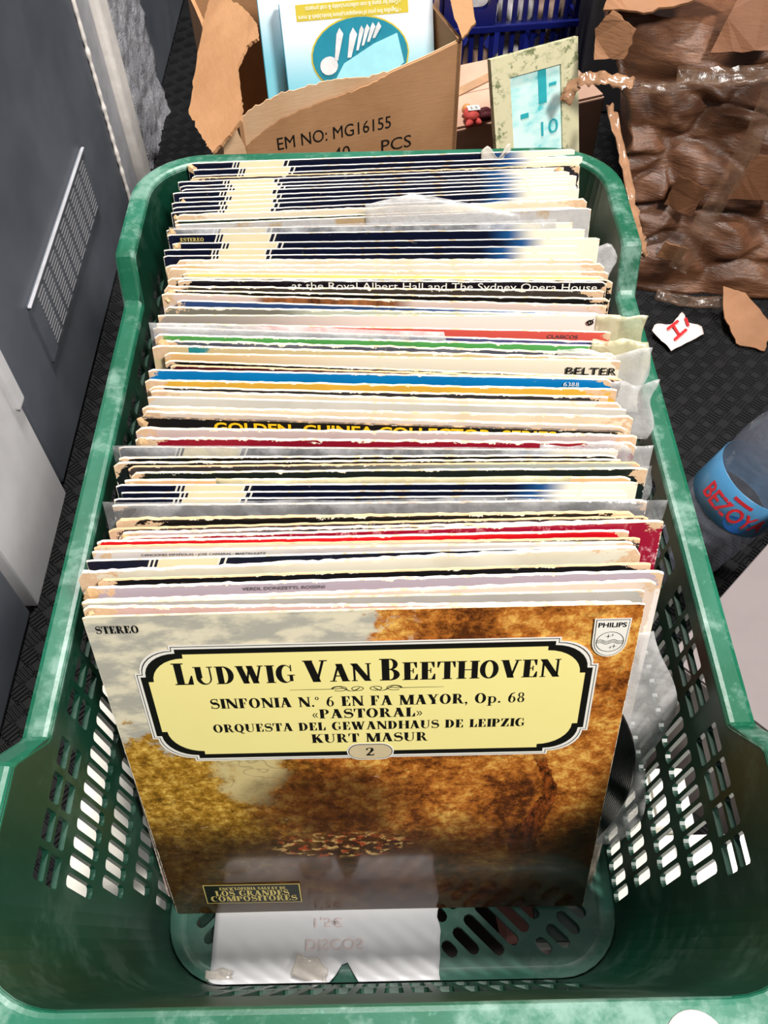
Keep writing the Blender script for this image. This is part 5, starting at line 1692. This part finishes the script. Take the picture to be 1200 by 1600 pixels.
o = box('storage_box', (0.35, 1.30, FZ), (0.62, 1.60, 0.42), plain('dull_grey_plastic', lin(74, 72, 76), 0.6), None, 0.006)
lid = box('box_lid', (0.345, 1.295, 0.421), (0.625, 1.605, 0.44), plain('dull_grey_lid', lin(82, 80, 84), 0.6), o, 0.004)
tag(o, 'dull dark grey storage box behind the parcel', 'box')

# -- water bottle
bt = empty('water_bottle', (0.303, 0.362, FZ + 0.0165), 0.0)
bt.rotation_euler = (0, 0.36, 0)
bot = NT('clear_bottle_plastic')
bot.set(lin(120, 124, 138), 0.08, 0.5, alpha=0.36)
bot.bump(bot.noise(bot.coord(), 45, 3), 0.4, 0.004)
Rb = 0.043
prof_ = [(0.0, 0.004), (0.026, 0.002), (0.036, 0.0), (0.041, 0.006), (Rb, 0.016)]
for k in range(6):
    z = 0.026 + k * 0.014
    prof_ += [(Rb, z), (Rb - 0.002, z + 0.005), (Rb, z + 0.010)]
prof_ += [(Rb - 0.001, 0.112), (Rb - 0.001, 0.176), (Rb, 0.182), (Rb, 0.196), (0.041, 0.212), (0.034, 0.236), (0.022, 0.258), (0.0145, 0.270), (0.0135, 0.284), (0.0165, 0.286), (0.0165, 0.289), (0.0135, 0.290)]
lathe('bottle_body', prof_, bot.m, bt, 48)
lbm = NT('blue_bottle_label')
lbm.set(lbm.mix(lbm.noise(lbm.coord(), 30, 3), lin(56, 112, 156), lin(84, 140, 178)), 0.3, 0.5)
lab = lathe('label', [(Rb - 0.0006, 0.120), (Rb, 0.1205), (Rb, 0.1645), (Rb - 0.0006, 0.165)], lbm.m, bt, 64)
lathe('cap', [(0.0, 0.306), (0.0145, 0.3055), (0.0155, 0.303), (0.0155, 0.291), (0.0135, 0.2905)], plain('blue_cap', lin(40, 90, 170), 0.4), bt, 24)
bred = plain('red_label_ink', lin(206, 44, 52), 0.4, 0.3, 0)
def wrap(o, r, a0):
    for v_ in o.data.vertices:
        t = a0 + v_.co.x / r
        v_.co = Vector((r * math.sin(t), -r * math.cos(t), v_.co.y))
o = sans('lettering', 'BEZOYA', -0.036, 0.036, 0.131, 0.019, bred, bt, bold=0.02)
wrap(o, Rb + 0.0004, -0.62)
o = mesh('red_bar', [(-0.010 + 0.02 * i / 8, y, 0) for i in range(9) for y in (0.155, 0.159)], [(2 * i, 2 * i + 2, 2 * i + 3, 2 * i + 1) for i in range(8)], bred, bt)
wrap(o, Rb + 0.0004, -0.62)
dblue = plain('deep_blue_label_ink', lin(36, 92, 164), 0.4, 0.3, 0.2, 60)
pts = [(0.0135 * math.cos(t * 0.3), 0.132 + 0.0105 * math.sin(t * 0.3)) for t in range(21)]
o = mesh('label_roundel', [(0, 0.132, 0)] + [(a_, b_, 0) for a_, b_ in pts], [(0, i + 1, (i + 1) % 21 + 1) for i in range(21)], dblue, bt)
wrap(o, Rb + 0.0002, -0.35)
tag(bt, 'clear plastic water bottle with blue label standing right of the crate', 'bottle')

# -- pale carton at the right edge
wc = empty('cardboard_box', (0.222, 0.160, FZ), math.radians(-46))
pale = plain('pale_grey_card', lin(118, 109, 109), 0.6, 0.3, 0.06, 25, 0.05)
box('box_body', (0, 0, 0), (0.34, 0.36, 0.198), pale, wc, 0.002)
box('box_lid_flap', (0.001, 0.001, 0.1985), (0.339, 0.1790, 0.201), pale, wc, 0.0008)
box('box_lid_flap', (0.001, 0.1810, 0.1985), (0.339, 0.359, 0.201), pale, wc, 0.0008)
tag(wc, 'pale grey carton at the right edge, in front of the bottle', 'cardboard box')
# small sticker on the front rim
o = lathe('sticker', [(0.0, 0.0006), (0.013, 0.0006), (0.0135, 0.0), (0.0, 0.0)], plain('pinkish_white_paper', lin(240, 222, 220), 0.5), None, 28)
o.location = (0.128, -0.1155, ZH + 0.0022)
tag(o, 'round pinkish white sticker on the front rim of the crate', 'sticker')
for nm in ('th',):
    for o in order:
        if nm in o:
            del o[nm]
